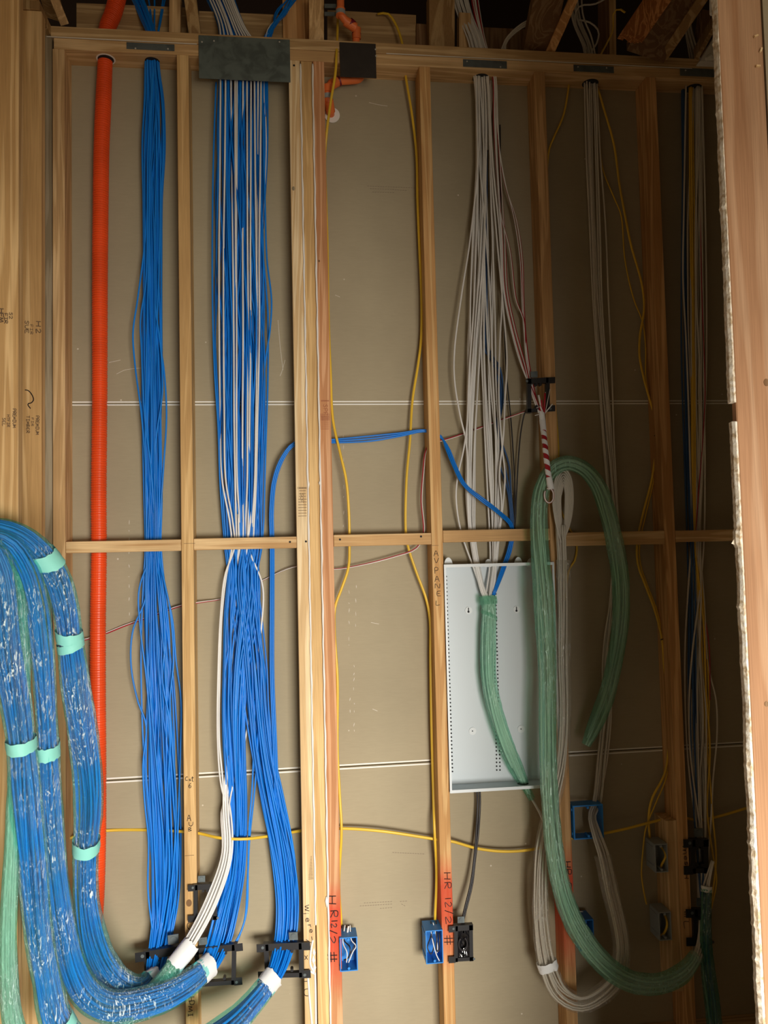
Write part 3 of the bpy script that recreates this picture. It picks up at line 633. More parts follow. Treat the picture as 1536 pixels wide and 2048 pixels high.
# ------------------------------------------------------------------ CABLES
# left hanging bundle; it leaves through a bracket, is wrapped and swings up to the left
P3 = [(322, 1880, .035, 34, .022), (313, 1925, -.01, 22, .02), (303, 1960, -.055, 18, .024), (272, 1975, -.10, 21, .03), (235, 1962, -.15, 25, .034), (205, 1925, -.2, 26, .036), (184, 1870, -.25, 25, .036), (172, 1790, -.29, 22, .034), (172, 1700, -.33, 22, .034), (177, 1620, -.37, 25, .036), (174, 1540, -.4, 26, .037), (163, 1450, -.44, 26, .036), (150, 1360, -.47, 25, .034), (140, 1280, -.5, 22, .032), (130, 1210, -.53, 24, .032), (108, 1145, -.56, 25, .032), (72, 1098, -.6, 24, .032), (30, 1070, -.63, 24, .032), (-20, 1062, -.66, 24, .032), (-80, 1085, -.68, 24, .032), (-112, 1160, -.68, 24, .032), (-122, 1330, -.67, 24, .032)]
H1 = [(262, -30, .16, 16, .012), (288, 30, .10, 13, .012), (304, 75, .06, 11, .012), (304, 118, .048, 15, .018), (305, 150, .055, 17, .02), (308, 200, .06, 21, .023), (307, 290, .062, 25, .024), (305, 400, .062, 21, .024), (305, 520, .062, 20, .024), (304, 640, .062, 21, .024), (304, 760, .062, 22, .024), (304, 860, .062, 21, .024), (306, 1000, .062, 20, .022), (306, 1092, .062, 18, .018), (308, 1180, .062, 24, .023), (312, 1300, .062, 32, .024), (318, 1430, .06, 36, .024), (325, 1560, .06, 36, .024), (332, 1680, .058, 33, .024), (332, 1780, .055, 31, .024), (326, 1850, .045, 26, .022)]
L1 = 'blue data cable of the left hanging bundle, beside the orange conduit'
bundle('blue_cable', 42, H1+P3[1:], .0030, 'blue', L1, 'cable', 'blue cables of the left hanging bundle', seed=2, weave=.36, pick=lambda i, r: 'blue' if r.random() < .6 else 'blue2')
SL = ['blue cable bowing out farthest to the left of the left hanging bundle', 'blue cable hugging the second stud at the right edge of the left hanging bundle', 'blue cable looping loosely left low on the left hanging bundle', 'blue cable curling out right low on the left hanging bundle', 'blue cable crossing over the face of the left hanging bundle low down']
for i, k in enumerate(([(250, -30, .2), (285, 40, .09), (300, 100, .05), (300, 250, .05), (290, 480, .05), (275, 600, .05), (266, 665, .05), (270, 730, .05), (283, 830, .05), (292, 950, .05), (300, 1090, .06), (290, 1200, .05), (266, 1260, .05), (262, 1330, .05), (275, 1400, .05), (292, 1450, .05), (286, 1530, .045), (290, 1610, .045), (297, 1680, .045), (296, 1780, .04), (306, 1870, .03)],
        [(292, -30, .2), (303, 40, .09), (306, 100, .05), (320, 300, .05), (318, 550, .05), (315, 650, .05), (328, 740, .05), (333, 830, .05), (326, 950, .05), (318, 1090, .06), (325, 1150, .05), (345, 1240, .045), (352, 1320, .045), (362, 1400, .045), (361, 1500, .045), (356, 1650, .045), (352, 1780, .04), (335, 1870, .03)],
        [(309, -30, .2), (309, 40, .09), (308, 100, .05), (296, 300, .045), (292, 560, .045), (281, 640, .045), (283, 700, .045), (289, 830, .045), (303, 950, .045), (306, 1090, .06), (278, 1180, .045), (281, 1260, .045), (292, 1350, .045), (300, 1450, .04), (305, 1600, .04), (312, 1750, .035), (316, 1870, .03)],
        [(336, -30, .2), (322, 40, .09), (312, 100, .05), (313, 300, .045), (310, 600, .045), (322, 700, .045), (325, 780, .045), (310, 900, .045), (313, 1090, .06), (328, 1160, .045), (340, 1220, .045), (347, 1320, .045), (340, 1400, .04), (345, 1500, .04), (352, 1600, .04), (345, 1750, .035), (328, 1870, .03)],
        [(330, -30, .2), (320, 40, .09), (311, 100, .05), (300, 300, .045), (300, 600, .045), (303, 780, .045), (303, 900, .045), (303, 1090, .06), (320, 1160, .045), (330, 1280, .045), (325, 1360, .045), (340, 1450, .04), (335, 1600, .04), (338, 1750, .035), (322, 1870, .03)])):
    cable('blue_cable', k, .0029, 'blue2', SL[i], 'cable', 'blue cables of the left hanging bundle')

# mixed bundle behind the large plate
def H2(o, w_, dy=0):
    return [(430+o*.6, -30, .16, 30*w_, .02), (462+o*.6, 50, .1, 30*w_, .018), (478+o, 110, .06, 46*w_, .022), (480+o, 165, .055, 50*w_, .026), (480+o, 300, .055, 51*w_, .027), (481+o, 450, .055, 53*w_, .027), (482+o, 600, .055, 55*w_, .027), (483+o, 750, .056, 54*w_, .027), (484+o, 900, .057, 48*w_, .026), (486+o, 1010, .06, 43*w_, .023), (488+o, 1090, .062, 38*w_, .019)]
A2 = H2(-6, .92)+[(488, 1150, .06, 35, .022), (483, 1230, .055, 36, .024), (473, 1330, .052, 28, .024), (468, 1430, .05, 25, .024), (470, 1520, .05, 24, .024), (473, 1600, .05, 24, .024), (472, 1680, .048, 24, .024), (466, 1750, .045, 25, .024), (450, 1820, .035, 28, .022), (437, 1875, .015, 28, .02), (424, 1912, -.02, 24, .02), (411, 1938, -.055, 20, .022), (375, 1968, -.11, 24, .03), (329, 1993, -.16, 27, .034), (270, 2010, -.2, 28, .036), (215, 2012, -.25, 28, .036), (172, 1985, -.3, 27, .036), (146, 1935, -.34, 25, .035), (129, 1860, -.38, 21, .034), (116, 1770, -.42, 19, .033), (107, 1680, -.45, 19, .033), (100, 1590, -.48, 20, .034), (96, 1500, -.51, 19, .033), (91, 1400, -.54, 18, .032), (84, 1300, -.57, 20, .032), (72, 1210, -.6, 22, .032), (50, 1135, -.63, 22, .032), (15, 1090, -.66, 22, .032), (-30, 1080, -.68, 22, .032), (-80, 1098, -.7, 22, .03), (-116, 1180, -.7, 22, .03), (-128, 1380, -.69, 22, .03)]
B2 = H2(6, .92)+[(488, 1150, .058, 33, .022), (496, 1240, .055, 32, .024), (507, 1340, .05, 30, .024), (515, 1430, .05, 27, .024), (527, 1520, .05, 26, .024), (543, 1600, .05, 27, .024), (560, 1680, .05, 26, .024), (571, 1750, .046, 25, .024), (575, 1820, .038, 24, .023), (570, 1880, .015, 23, .02), (556, 1930, -.03, 21, .02), (538, 1965, -.07, 19, .022), (506, 2005, -.12, 21, .028), (470, 2042, -.17, 24, .032), (400, 2090, -.25, 26, .034), (280, 2140, -.34, 27, .036), (180, 2110, -.42, 27, .036), (115, 2045, -.47, 27, .036), (92, 1950, -.5, 24, .036), (76, 1850, -.53, 24, .036), (67, 1750, -.56, 26, .037), (58, 1660, -.58, 27, .038), (50, 1570, -.6, 27, .038), (42, 1480, -.62, 24, .034), (30, 1390, -.64, 27, .036), (16, 1300, -.66, 30, .04), (6, 1210, -.68, 32, .042), (-6, 1140, -.7, 30, .04), (-30, 1100, -.72, 28, .036), (-80, 1120, -.73, 26, .034), (-122, 1200, -.73, 26, .034), (-136, 1420, -.72, 26, .034)]
L2 = 'blue data cable of the wide mixed bundle that drops to the middle double bracket'
L3 = 'blue data cable of the wide mixed bundle that drops beside the triple stud post'
bundle('blue_cable', 40, A2, .0031, 'blue', L2, 'cable', 'blue cables dropping to the middle double bracket', seed=12, weave=.3, pick=lambda i, r: 'blue' if r.random() < .6 else 'blue2')
bundle('blue_cable', 42, B2, .0031, 'blue', L3, 'cable', 'blue cables dropping beside the triple stud post', seed=22, weave=.3, pick=lambda i, r: 'blue' if r.random() < .6 else 'blue2')
# white cables in the same bundle
LW = 'white cable threaded through the wide blue bundle, ending in the white run'
P4 = [(452, 1620, .03, 13, .014), (456, 1690, .01, 14, .014), (442, 1760, -.01, 16, .015), (414, 1820, -.03, 17, .016), (388, 1870, -.045, 16, .017), (366, 1910, -.065, 15, .02), (330, 1955, -.1, 14, .022), (292, 1996, -.14, 14, .024), (250, 2040, -.2, 14, .026), (180, 2110, -.34, 16, .026), (60, 2110, -.52, 16, .026), (27, 2048, -.56, 16, .026), (18, 1960, -.58, 15, .026), (15, 1880, -.6, 14, .026), (19, 1790, -.6, 13, .025), (23, 1700, -.6, 11, .022), (25, 1600, -.58, 9, .02), (34, 1500, -.56, 9, .02), (48, 1390, -.55, 9, .02), (50, 1300, -.57, 9, .02), (46, 1220, -.6, 10, .02), (36, 1150, -.63, 11, .02), (10, 1100, -.66, 12, .02), (-70, 1096, -.7, 12, .02), (-108, 1170, -.7, 12, .02), (-120, 1340, -.69, 12, .02)]
whx = [(451, 'L'), (462, 'L'), (470, 'L'), (486, 'M'), (502, 'M'), (509, 'R'), (522, 'R'), (441, 'L'), (494, 'M'), (474, 'M'), (516, 'R')]
rg = random.Random(31)
CS, ss = spine(P4, .022); TS, LS, DS = frames(CS)
for i, (x, side) in enumerate(whx):
    u, v = disc_layout(len(whx), random.Random(8))[i]
    dr = rg.uniform(-5, 5); yy = lambda: rg.choice((.026, .028, .03, .045, .06))
    top = [(430+(x-480)*.6, -30, .13), (462+(x-480)*.6, 50, .07), (x, 110, .04), (x, 165, .027), (x+dr*.3, 330, yy()), (x+dr*.8, 500, yy()), (x+dr+1, 670, yy()), (x*.93+34+dr, 830, yy()), (x*.85+73+dr, 960, yy()), (x*.6+195, 1045, .045), (x*.5+243, 1095, .052)]
    if side == 'R' and i % 2: mid = [(525, 1170, .05), (523, 1250, .052), (505, 1380, .07), (490, 1480, .06), (466, 1570, .05)]
    elif side == 'M': mid = [(485, 1170, .07), (470, 1280, .075), (490, 1420, .072), (466, 1530, .06), (455, 1590, .045)]
    elif i in (0, 7): mid = [(450+i*.4, 1150, .045), (441+i*.4, 1230, .035), (436+i*.5, 1350, .03), (435+i*.5, 1480, .03), (442+i*.6, 1570, .03)]
    else: mid = [(478, 1170, .07), (466, 1280, .076), (466, 1400, .076), (456+i*.4, 1500, .06), (449+i*.4, 1570, .04)]
    K = [list(W(*k)) for k in top+mid]
    hw = np.maximum(CS[:, 3]-.003, .001); hd = np.maximum(CS[:, 4]-.003, .001)
    tail = CS[:, :3]+LS*(u*hw)[:, None]+DS*(v*hd)[:, None]
    K += [list(q) for q in tail[::6]]
    C, _ = catmull(K, .02)
    obj('white_cable', MB().tube(C, .0031, 6), 'white', None, LW, 'cable', 'white cables of the mixed bundle', smooth=True)
# branch of the fan going up to the right behind the plate
for i in range(12):
    rg = random.Random(100+i); x = 524+rg.uniform(-9, 9)
    cable('white_cable' if i in (3, 7) else 'blue_cable', [(600+rg.uniform(-22, 22), -30, .1), (566+rg.uniform(-12, 12), 20, .09+rg.uniform(-.02, .02)), (540+rg.uniform(-9, 9), 62, .07), (x, 110, .06), (x+rg.uniform(-5, 5), 165, .06), (x+rg.uniform(-8, 5), 300, .06), (x-8, 500, .068), (x-10, 700, .068), (x-14, 900, .068), (x-20, 1000, .07)], .003, 'white' if i in (3, 7) else 'blue',
          'white cable in the small fan curving up right above the large plate' if i in (3, 7) else 'blue cable in the small fan curving up right above the large plate', 'cable', 'white cables of the small right fan' if i in (3, 7) else 'blue cables of the small right fan')
# single strays round the mixed bundle
for SLB, k in zip(['blue cable bowing out right of the wide mixed bundle toward the triple post', 'blue cable along the left edge of the wide mixed bundle', 'blue cable hanging apart in the gap between the two lower blue branches', 'blue cable hanging a little right of the one in the gap between the blue branches'], ([(524, 165, .04), (530, 400, .04), (534, 520, .04), (543, 600, .04), (540, 660, .04), (530, 730, .045), (525, 850, .05), (520, 1000, .055), (505, 1090, .06)],
          [(432, 165, .05), (426, 350, .05), (425, 600, .05), (429, 740, .05), (436, 850, .05), (441, 980, .055), (452, 1090, .06), (470, 1200, .055), (452, 1330, .05), (446, 1450, .045), (460, 1550, .045), (462, 1640, .045), (459, 1760, .04), (430, 1860, .02)],
          [(510, 1400, .045), (505, 1560, .045), (498, 1660, .04), (496, 1740, .04), (492, 1830, .035), (470, 1895, .01)],
          [(520, 1390, .045), (511, 1560, .045), (499, 1680, .04), (495, 1760, .04), (487, 1850, .03), (462, 1900, .0)])):
    cable('blue_cable', k, .0029, 'blue2', SLB, 'cable', 'blue cables dropping to the middle double bracket')

# blue run through the triple post and across to the metal panel
for i in range(3):
    o = i*3.2; z = i*.006
    cable('blue_cable', [(552+o, 1640, .045), (546+o, 1480, .045), (541+o, 1350, .05), (541+o, 1200, .052), (541+o, 1090, .06), (540+o, 1020, .05), (546+o, 960, .045), (562+o, 916, .04), (588, 885+o, .04), (625, 881+o*.8, .045), (665, 879+o, .045), (740, 872+o*1.6, .04), (800, 866+o, .04), (852, 860+o*.5, .045), (882, 872+o*.5, .045), (892+o, 898, .035), (906+o, 932, .02+z), (926+o, 970, .005+z), (960+o, 1000-o*.5, -.002+z), (1000, 1030-o, .012+z), (1022+o*.5, 1056-o, .045), (1018+o, 1092, .055), (1004+o, 1135, .05), (985+o*.6, 1190, .03)], .003, 'blue', 'blue cable threading the triple post and crossing in front of the white cables', 'cable', 'blue cables threading the triple post')

# white bundle over the metal panel
def panel_tail(o=0): return [(975+o, 1200, .03, 11, .014), (978, 1225, .025, 13, .016), (976, 1300, .02, 14, .02), (978, 1360, .018, 13.5, .02), (990, 1420, .018, 14, .02), (1005, 1470, .02, 14, .02), (1025, 1520, .028, 13, .018), (1043, 1558, .04, 10, .014), (1052, 1575, .045, 7, .012), (1064, 1598, .045, 6, .01)]
LP = 'white cable dropping into the green wrapped bunch in the metal panel'
fan = [(912, -35, .12, 18, .012), (928, 25, .1, 17, .012), (950, 85, .065, 16, .014), (960, 145, .05, 17, .018)]
bundle('white_cable', 9, fan+[(961, 220, .05, 16, .018), (960, 330, .05, 15, .018), (955, 480, .05, 17, .018), (950, 620, .05, 17, .018), (946, 750, .05, 14, .018), (942, 880, .05, 11, .016), (941, 1000, .055, 11, .014), (945, 1075, .062, 8, .012), (953, 1125, .055, 8, .012), (966, 1180, .04, 9, .012)]+panel_tail(), .0031, 'white', LP, 'cable', 'white cables into the metal panel', seed=41, weave=.45, ends=.2)
bundle('white_cable', 10, fan+[(966, 220, .055, 18, .018), (970, 330, .055, 19, .018), (974, 480, .055, 20, .018), (976, 620, .055, 18, .018), (978, 750, .055, 16, .018), (984, 880, .055, 17, .016), (988, 1000, .058, 15, .014), (988, 1075, .062, 11, .012), (987, 1125, .055, 9, .012), (981, 1180, .04, 10, .012)]+panel_tail(4), .0031, 'white', LP, 'cable', 'white cables into the metal panel', seed=47, weave=.45, ends=.2)
for SLB, k in zip(['white cable bowing widest to the left above the metal panel', 'white cable crossing out left beside the blue pair above the metal panel', 'white cable at the right side of the white bunch with a small bow', 'rightmost white cable of the bunch above the metal panel'], ([(957, 145, .04), (958, 300, .035), (940, 480, .035), (923, 590, .035), (909, 700, .035), (909, 760, .035), (920, 830, .035), (933, 890, .035), (935, 1000, .045), (940, 1075, .06), (952, 1125, .055), (968, 1185, .04)],
          [(951, 145, .04), (955, 330, .035), (948, 600, .035), (938, 750, .03), (934, 850, .03), (927, 900, .03), (916, 950, .03), (912, 990, .035), (917, 1040, .05), (927, 1080, .06), (945, 1130, .055), (965, 1188, .04)],
          [(976, 145, .04), (986, 330, .035), (1000, 480, .035), (1004, 600, .035), (1000, 680, .035), (998, 800, .035), (1005, 900, .035), (1010, 950, .035), (1006, 1010, .045), (998, 1075, .06), (993, 1130, .055), (983, 1188, .04)],
          [(975, 145, .04), (982, 330, .035), (994, 480, .035), (1006, 610, .035), (1014, 720, .035), (1010, 800, .035), (1007, 870, .035), (999, 950, .035), (1003, 1010, .045), (996, 1075, .06), (990, 1130, .055), (980, 1188, .04)])):
    cable('white_cable', k, .0031, 'white', SLB, 'cable', 'white cables into the metal panel')
for i in range(3):
    o = i*3
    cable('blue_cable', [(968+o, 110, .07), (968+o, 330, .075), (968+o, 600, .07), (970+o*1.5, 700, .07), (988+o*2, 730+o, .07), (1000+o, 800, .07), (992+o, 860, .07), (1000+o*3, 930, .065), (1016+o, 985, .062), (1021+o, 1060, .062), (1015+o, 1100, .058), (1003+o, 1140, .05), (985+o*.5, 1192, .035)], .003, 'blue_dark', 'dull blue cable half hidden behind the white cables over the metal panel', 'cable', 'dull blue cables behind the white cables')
cable('black_cable', [(1000, 250, .07), (1003, 500, .07), (1008, 640, .065), (1013, 750, .06), (1021, 830, .06), (1026, 900, .06), (1030, 990, .06), (1027, 1060, .062), (1018, 1100, .058), (998, 1155, .05)], .0024, 'black', 'thin black cable coming down right of the white cables')
cable('black_cable', [(1060, 812, .02), (1051, 822, .04), (1042, 862, .05), (1036, 930, .055), (1033, 990, .058), (1029, 1060, .062), (1020, 1100, .058), (1000, 1155, .05)], .0024, 'black', 'thin black cable hanging from the small bracket on the fifth stud')
for i in range(3):
    rg = random.Random(300+i); o = i*4
    cable('white_cable', [(1105, 18+o*.5, -.02), (1080, 30+o, .03), (1040, 50+o, .06), (1012, 78+o, .07), (1003+o, 100, .07), (985+o, 140, .065), (975, 300, .065)], .003, 'cream', 'white cable of the pair arching right above the slim grey nail plate', 'cable', 'white cables arching right above the plate')

# red and white wires
def redwire(pts, label, group, rr_=.0021, off=.0035):
    C, _ = catmull([[*W(*k)] for k in pts], .02); t = thing('speaker_wire', C[-1], label, 'wire', group)
    T, L, D = frames(C)
    obj('red_conductor', MB().tube(C, rr_, 6), 'red', t, smooth=True); s = np.arange(len(C))*.02
    obj('white_conductor', MB().tube(C+L*(off*np.cos(s*2.2))[:, None]-D*(.0022+.0012*np.sin(s*2.2))[:, None], rr_*.62, 6), 'white', t, smooth=True); return t
redwire([(135, 1290, .06), (160, 1283, .06), (205, 1270, .083), (250, 1252, .08), (300, 1234, .084), (362, 1212, .06), (400, 1205, .06), (450, 1196, .084), (520, 1163, .084), (596, 1132, .06), (668, 1138, .06), (720, 1130, .05), (790, 1112, .05), (832, 1096, .05), (846, 1070, .05), (842, 1000, .05), (846, 940, .05), (850, 905, .05), (860, 885, .05), (885, 880, .05), (930, 866, .07), (985, 846, .075), (1052, 822, .04)], 'thin red and white wire running level through the studs', None)
LR = 'red and white wire of the red bunch slanting to the small bracket'
rk = [(900, -35, .14), (925, 25, .12), (965, 90, .07), (986, 145, .05)]
for i in range(8):
    rg = random.Random(60+i); o = rg.uniform(-6, 6); e = rg.uniform(-4, 4)
    if i < 5: k = [(945+o, -35, .12), (952+o, 20, .1), (968+o*.5, 90, .065), (986+o*.6, 145, .045), (990+o, 250, .045), (998+o, 380, .045), (1005+o, 480, .045), (1010+o, 580, .042), (1026+o*1.1, 660, .04), (1046+o, 730, .03), (1068+e, 790, .0), (1082+e, 826, -.012)]
    elif i < 7: k = [(945+o, -35, .12), (952+o, 20, .1), (968+o*.5, 90, .065), (988+o*.5, 145, .045), (996, 280, .045), (1010, 370+o, .045), (1034+o, 440, .045), (1046+o, 520, .045), (1048+o*.6, 600, .045), (1053+o*.4, 680, .04), (1062, 750, .02), (1080+e, 826, -.012)]
    else: k = [(945+o, -35, .12), (952+o, 20, .1), (968, 90, .065), (988, 145, .045), (992, 280, .045), (1000, 420, .042), (1020, 500, .042), (1033, 600, .04), (1048, 640, .04), (1052, 700, .035), (1062, 760, .015), (1080, 826, -.012)]
    redwire(k, LR, 'red and white wires of the red bunch', .0026)
# striped hanger: red wires bound with a spiral of white tape, ending in a loop
hg = thing('taped_wire_hanger', W(1099, 1000, -.108), 'red wires spiral bound in white tape, hanging from the small bracket like a candy cane', 'wire bundle')
HK = [(1082, 815, -.012), (1084, 840, -.02), (1088, 870, -.045), (1092, 910, -.085), (1097, 950, -.105), (1101, 978, -.11)]
C, s = catmull([[*W(*k)] for k in HK], .004); T, L, D = frames(C)
obj('red_core', MB().tube(C, .0085, 12), 'red', hg, smooth=True)
V = []; n = 0; wd = .020
q = np.linspace(.02, s[-1], 140); CP = np.stack([np.interp(q, s, C[:, k]) for k in range(3)], 1); TP = np.gradient(CP, axis=0); TP /= np.linalg.norm(TP, axis=1)[:, None]
LP_ = np.cross(TP, (0, 1., 0)); LP_ /= np.linalg.norm(LP_, axis=1)[:, None]; DP = np.cross(LP_, TP)
for i in range(140):
    a = q[i]*2*math.pi/.038
    for k in (-.5, .5): V.append(CP[i]+TP[i]*k*wd+.0096*(LP_[i]*math.cos(a)+DP[i]*math.sin(a)))
obj('spiral_tape', MB().add(V, [(2*i, 2*i+1, 2*i+3, 2*i+2) for i in range(139)]), 'tape', hg, smooth=True)
obj('spiral_tape', MB().tube([W(1083, 826, -.016), W(1085, 842, -.021), W(1087, 862, -.038)], [.0096, .0104, .0102], 14), 'tape', hg)
obj('spiral_tape', MB().tube([W(1098, 955, -.106), W(1100, 968, -.108), W(1102, 979, -.11)], [.0098, .0108, .0112], 14), 'tape', hg)
th = np.linspace(-.4, 2*math.pi-.9, 26)
for nm, m_, o, r in (('wire_loop', 'red', 0, .0032), ('wire_loop', 'red', .005, .0032), ('wire_loop', 'white', -.0045, .0019)):
    c = W(1098, 991, -.112+o); k = 1/ppm(1098, 991)
    obj(nm, MB().tube([(c[0]+9*k*math.sin(a), c[1], c[2]+14*k*math.cos(a)) for a in th], r, 8), m_, hg, smooth=True)
for (x0, y0), (x1, y1), m_, r in (((1085, 828), (1077, 790), 'white', .0034), ((1088, 828), (1090, 786), 'red', .0034), ((1084, 828), (1083, 800), 'red', .0034), ((1090, 828), (1100, 778), 'cream', .0013), ((1089, 828), (1091, 784), 'cream', .0013), ((1086, 826), (1070, 831), 'white', .0012), ((1090, 826), (1105, 808), 'white', .002), ((1087, 828), (1080, 812), 'white', .0028)):
    obj('wire_stub', MB().tube([W(x0, y0, -.016), W((x0+x1)/2, (y0+y1)/2, -.024), W(x1, y1, -.03)], r, 7), m_, hg, smooth=True)

# cream bundle at the right, ends in the blue double box, loops out wrapped and folds at the top
LC = 'cream cable of the right bundle that loops through the blue double box'
RK = [(1140, -35, .12, 14, .012), (1150, 40, .1, 14, .012), (1174, 100, .065, 14, .014), (1177, 155, .055, 16, .018), (1182, 300, .055, 15, .018), (1188, 450, .055, 14, .018), (1194, 600, .055, 13, .018), (1205, 750, .055, 13, .018), (1213, 880, .055, 13, .018), (1222, 1000, .058, 12, .016), (1230, 1080, .062, 10, .012), (1226, 1180, .055, 15, .018), (1214, 1300, .05, 17, .018), (1210, 1420, .05, 17, .018), (1200, 1520, .045, 15, .018), (1192, 1600, .035, 14, .016), (1184, 1650, .02, 13, .014)]
R2 = [(1176, 1640, .0, 12, .012), (1190, 1665, -.03, 13, .014), (1205, 1710, -.07, 15, .018), (1220, 1780, -.09, 15, .02), (1237, 1850, -.1, 15, .02), (1243, 1905, -.1, 15, .02), (1233, 1955, -.1, 17, .02), (1200, 1990, -.09, 17, .022), (1160, 2006, -.08, 17, .022), (1120, 1985, -.07, 18, .022), (1095, 1930, -.06, 17, .022), (1083, 1850, -.06, 15, .02), (1081, 1770, -.055, 14, .02), (1086, 1690, -.05, 14, .018), (1104, 1610, -.04, 14, .018), (1121, 1530, -.035, 14, .018), (1127, 1430, -.035, 14, .018), (1126, 1320, -.035, 14, .018), (1128, 1220, -.035, 13, .018), (1127, 1120, -.035, 13, .018), (1124, 1050, -.035, 14, .016)]
bundle('cream_cable', 9, RK[:-1]+[(1182, 1632, .015, 12, .012)]+R2[1:], .0031, 'cream', LC, 'cable', 'cream cables of the right bundle', seed=71, weave=.35, twist=0.)
for SLB, k in zip(['cream cable hanging apart at the right side of the cream bundle', 'cream cable making a small loop above the plate at the right', 'cream cable coming in level from the right above the plate'], ([(1163, -35, .1), (1166, 30, .09), (1183, 75, .07), (1190, 110, .06), (1193, 155, .055), (1200, 300, .055), (1211, 450, .055), (1217, 600, .055), (1224, 750, .055), (1228, 880, .055), (1234, 1000, .058), (1238, 1080, .062), (1225, 1180, .05), (1210, 1270, .045), (1205, 1340, .045), (1208, 1420, .045), (1200, 1520, .04), (1190, 1610, .03)],
          [(1158, 40, .09), (1180, 45, .085), (1197, 62, .08), (1194, 85, .07), (1182, 108, .06), (1186, 155, .055), (1192, 330, .055), (1200, 600, .055), (1219, 880, .055), (1232, 1080, .062), (1232, 1200, .055), (1220, 1330, .05), (1222, 1430, .05), (1214, 1520, .045), (1200, 1600, .03)],
          [(1238, -20, .06), (1190, 8, .07), (1160, 12, .08), (1150, 30, .09), (1168, 100, .07), (1172, 155, .06), (1180, 400, .06), (1202, 800, .06), (1226, 1080, .065)])):
    cable('cream_cable', k, .0031, 'cream', SLB, 'cable', 'cream cables of the right bundle')
for i in range(7):
    t = i/6; w_ = 4+15*t; top = 968-32*t; y = -.03-.002*i
    cable('cream_cable', [(1120+t*2, 1085, -.035), (1125-w_*.75, 1040, y), (1125-w_, 995, y), (1126-w_*.65, top+16, y), (1127, top, y), (1128+w_*.65, top+16, y), (1127+w_, 995, y), (1127+w_*.75, 1040, y), (1128-t*2, 1085, -.035)], .0031, 'cream', 'cream cable end folded back in the teardrop loop under the green arch', 'cable', 'cream cables folded at the top of the loop', step=.01)

# right hand group: blue, white, yellow
FX = [(1378, 0), (1384, 1), (1390, 2), (1396, 3), (1402, 4), (1408, 5)]
G2 = [(1402, 1790, .03, 12, .012), (1404, 1860, -.02, 12, .012), (1392, 1912, -.07, 12, .016), (1362, 1948, -.1, 16, .022), (1310, 1968, -.13, 17, .024), (1255, 1960, -.15, 18, .024), (1205, 1925, -.16, 18, .024), (1162, 1870, -.16, 18, .024), (1130, 1800, -.16, 17, .024), (1112, 1720, -.15, 16, .024), (1103, 1640, -.14, 15, .024), (1097, 1550, -.13, 14.5, .024), (1095, 1450, -.12, 15, .024), (1095, 1360, -.11, 15, .024), (1092, 1280, -.1, 17, .024), (1088, 1200, -.1, 19, .024), (1082, 1120, -.09, 16, .024), (1078, 1040, -.085, 15, .022), (1084, 980, -.075, 14, .02), (1104, 940, -.07, 13, .018), (1134, 926, -.07, 13, .018), (1168, 938, -.07, 13, .018), (1195, 970, -.07, 14, .02), (1215, 1025, -.065, 15, .02), (1230, 1090, -.06, 15, .022), (1241, 1170, -.055, 15, .022), (1240, 1250, -.05, 14, .022), (1228, 1330, -.045, 13, .02), (1210, 1400, -.04, 14, .02), (1190, 1450, -.035, 13, .018), (1172, 1490, -.03, 8, .012)]
bundle('white_cable', 12, [(1365, -35, .1, 10, .012), (1376, 60, .08, 10, .012), (1390, 120, .06, 12, .014), (1392, 180, .055, 13, .016), (1390, 400, .05, 17, .018), (1392, 700, .05, 18, .018), (1395, 950, .055, 14, .016), (1394, 1080, .062, 14, .013), (1392, 1200, .055, 16, .018), (1395, 1400, .05, 22, .02), (1398, 1550, .045, 18, .018), (1400, 1690, .04, 13, .015)]+G2, .0031, 'cream', 'white cable of the far right group that turns into the green wrapped loop', 'cable', 'white cables of the far right group', seed=81, weave=.4, ends=.05)
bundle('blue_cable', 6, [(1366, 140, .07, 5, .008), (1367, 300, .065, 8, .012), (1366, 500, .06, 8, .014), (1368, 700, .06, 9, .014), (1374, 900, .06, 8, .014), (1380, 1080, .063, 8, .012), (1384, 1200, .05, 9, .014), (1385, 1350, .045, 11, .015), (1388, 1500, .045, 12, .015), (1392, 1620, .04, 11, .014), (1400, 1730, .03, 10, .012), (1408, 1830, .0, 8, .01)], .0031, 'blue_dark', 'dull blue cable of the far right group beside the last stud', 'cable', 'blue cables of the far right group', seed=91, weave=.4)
for k in ([(1382, 170, .045), (1384, 400, .04), (1386, 620, .04), (1386, 900, .045), (1388, 1080, .062), (1400, 1180, .04), (1408, 1260, .04), (1412, 1380, .04), (1420, 1500, .04), (1414, 1620, .04), (1424, 1700, .035), (1433, 1760, .035), (1426, 1800, .035), (1414, 1850, .03)],
          [(1385, 170, .05), (1388, 400, .045), (1389, 620, .045), (1390, 900, .045), (1392, 1080, .062), (1404, 1180, .045), (1412, 1280, .045), (1418, 1400, .045), (1412, 1540, .045), (1410, 1640, .04), (1412, 1760, .035), (1410, 1830, .03)],
          [(1379, 170, .05), (1380, 400, .045), (1383, 620, .045), (1384, 900, .045), (1390, 1080, .062), (1396, 1180, .045), (1404, 1300, .045), (1408, 1420, .045), (1420, 1560, .045), (1426, 1640, .04), (1432, 1720, .035), (1420, 1820, .03)]):
    cable('yellow_cable', k, .0032, 'yellow', 'yellow cable of the far right group', 'cable', 'yellow cables of the far right group')
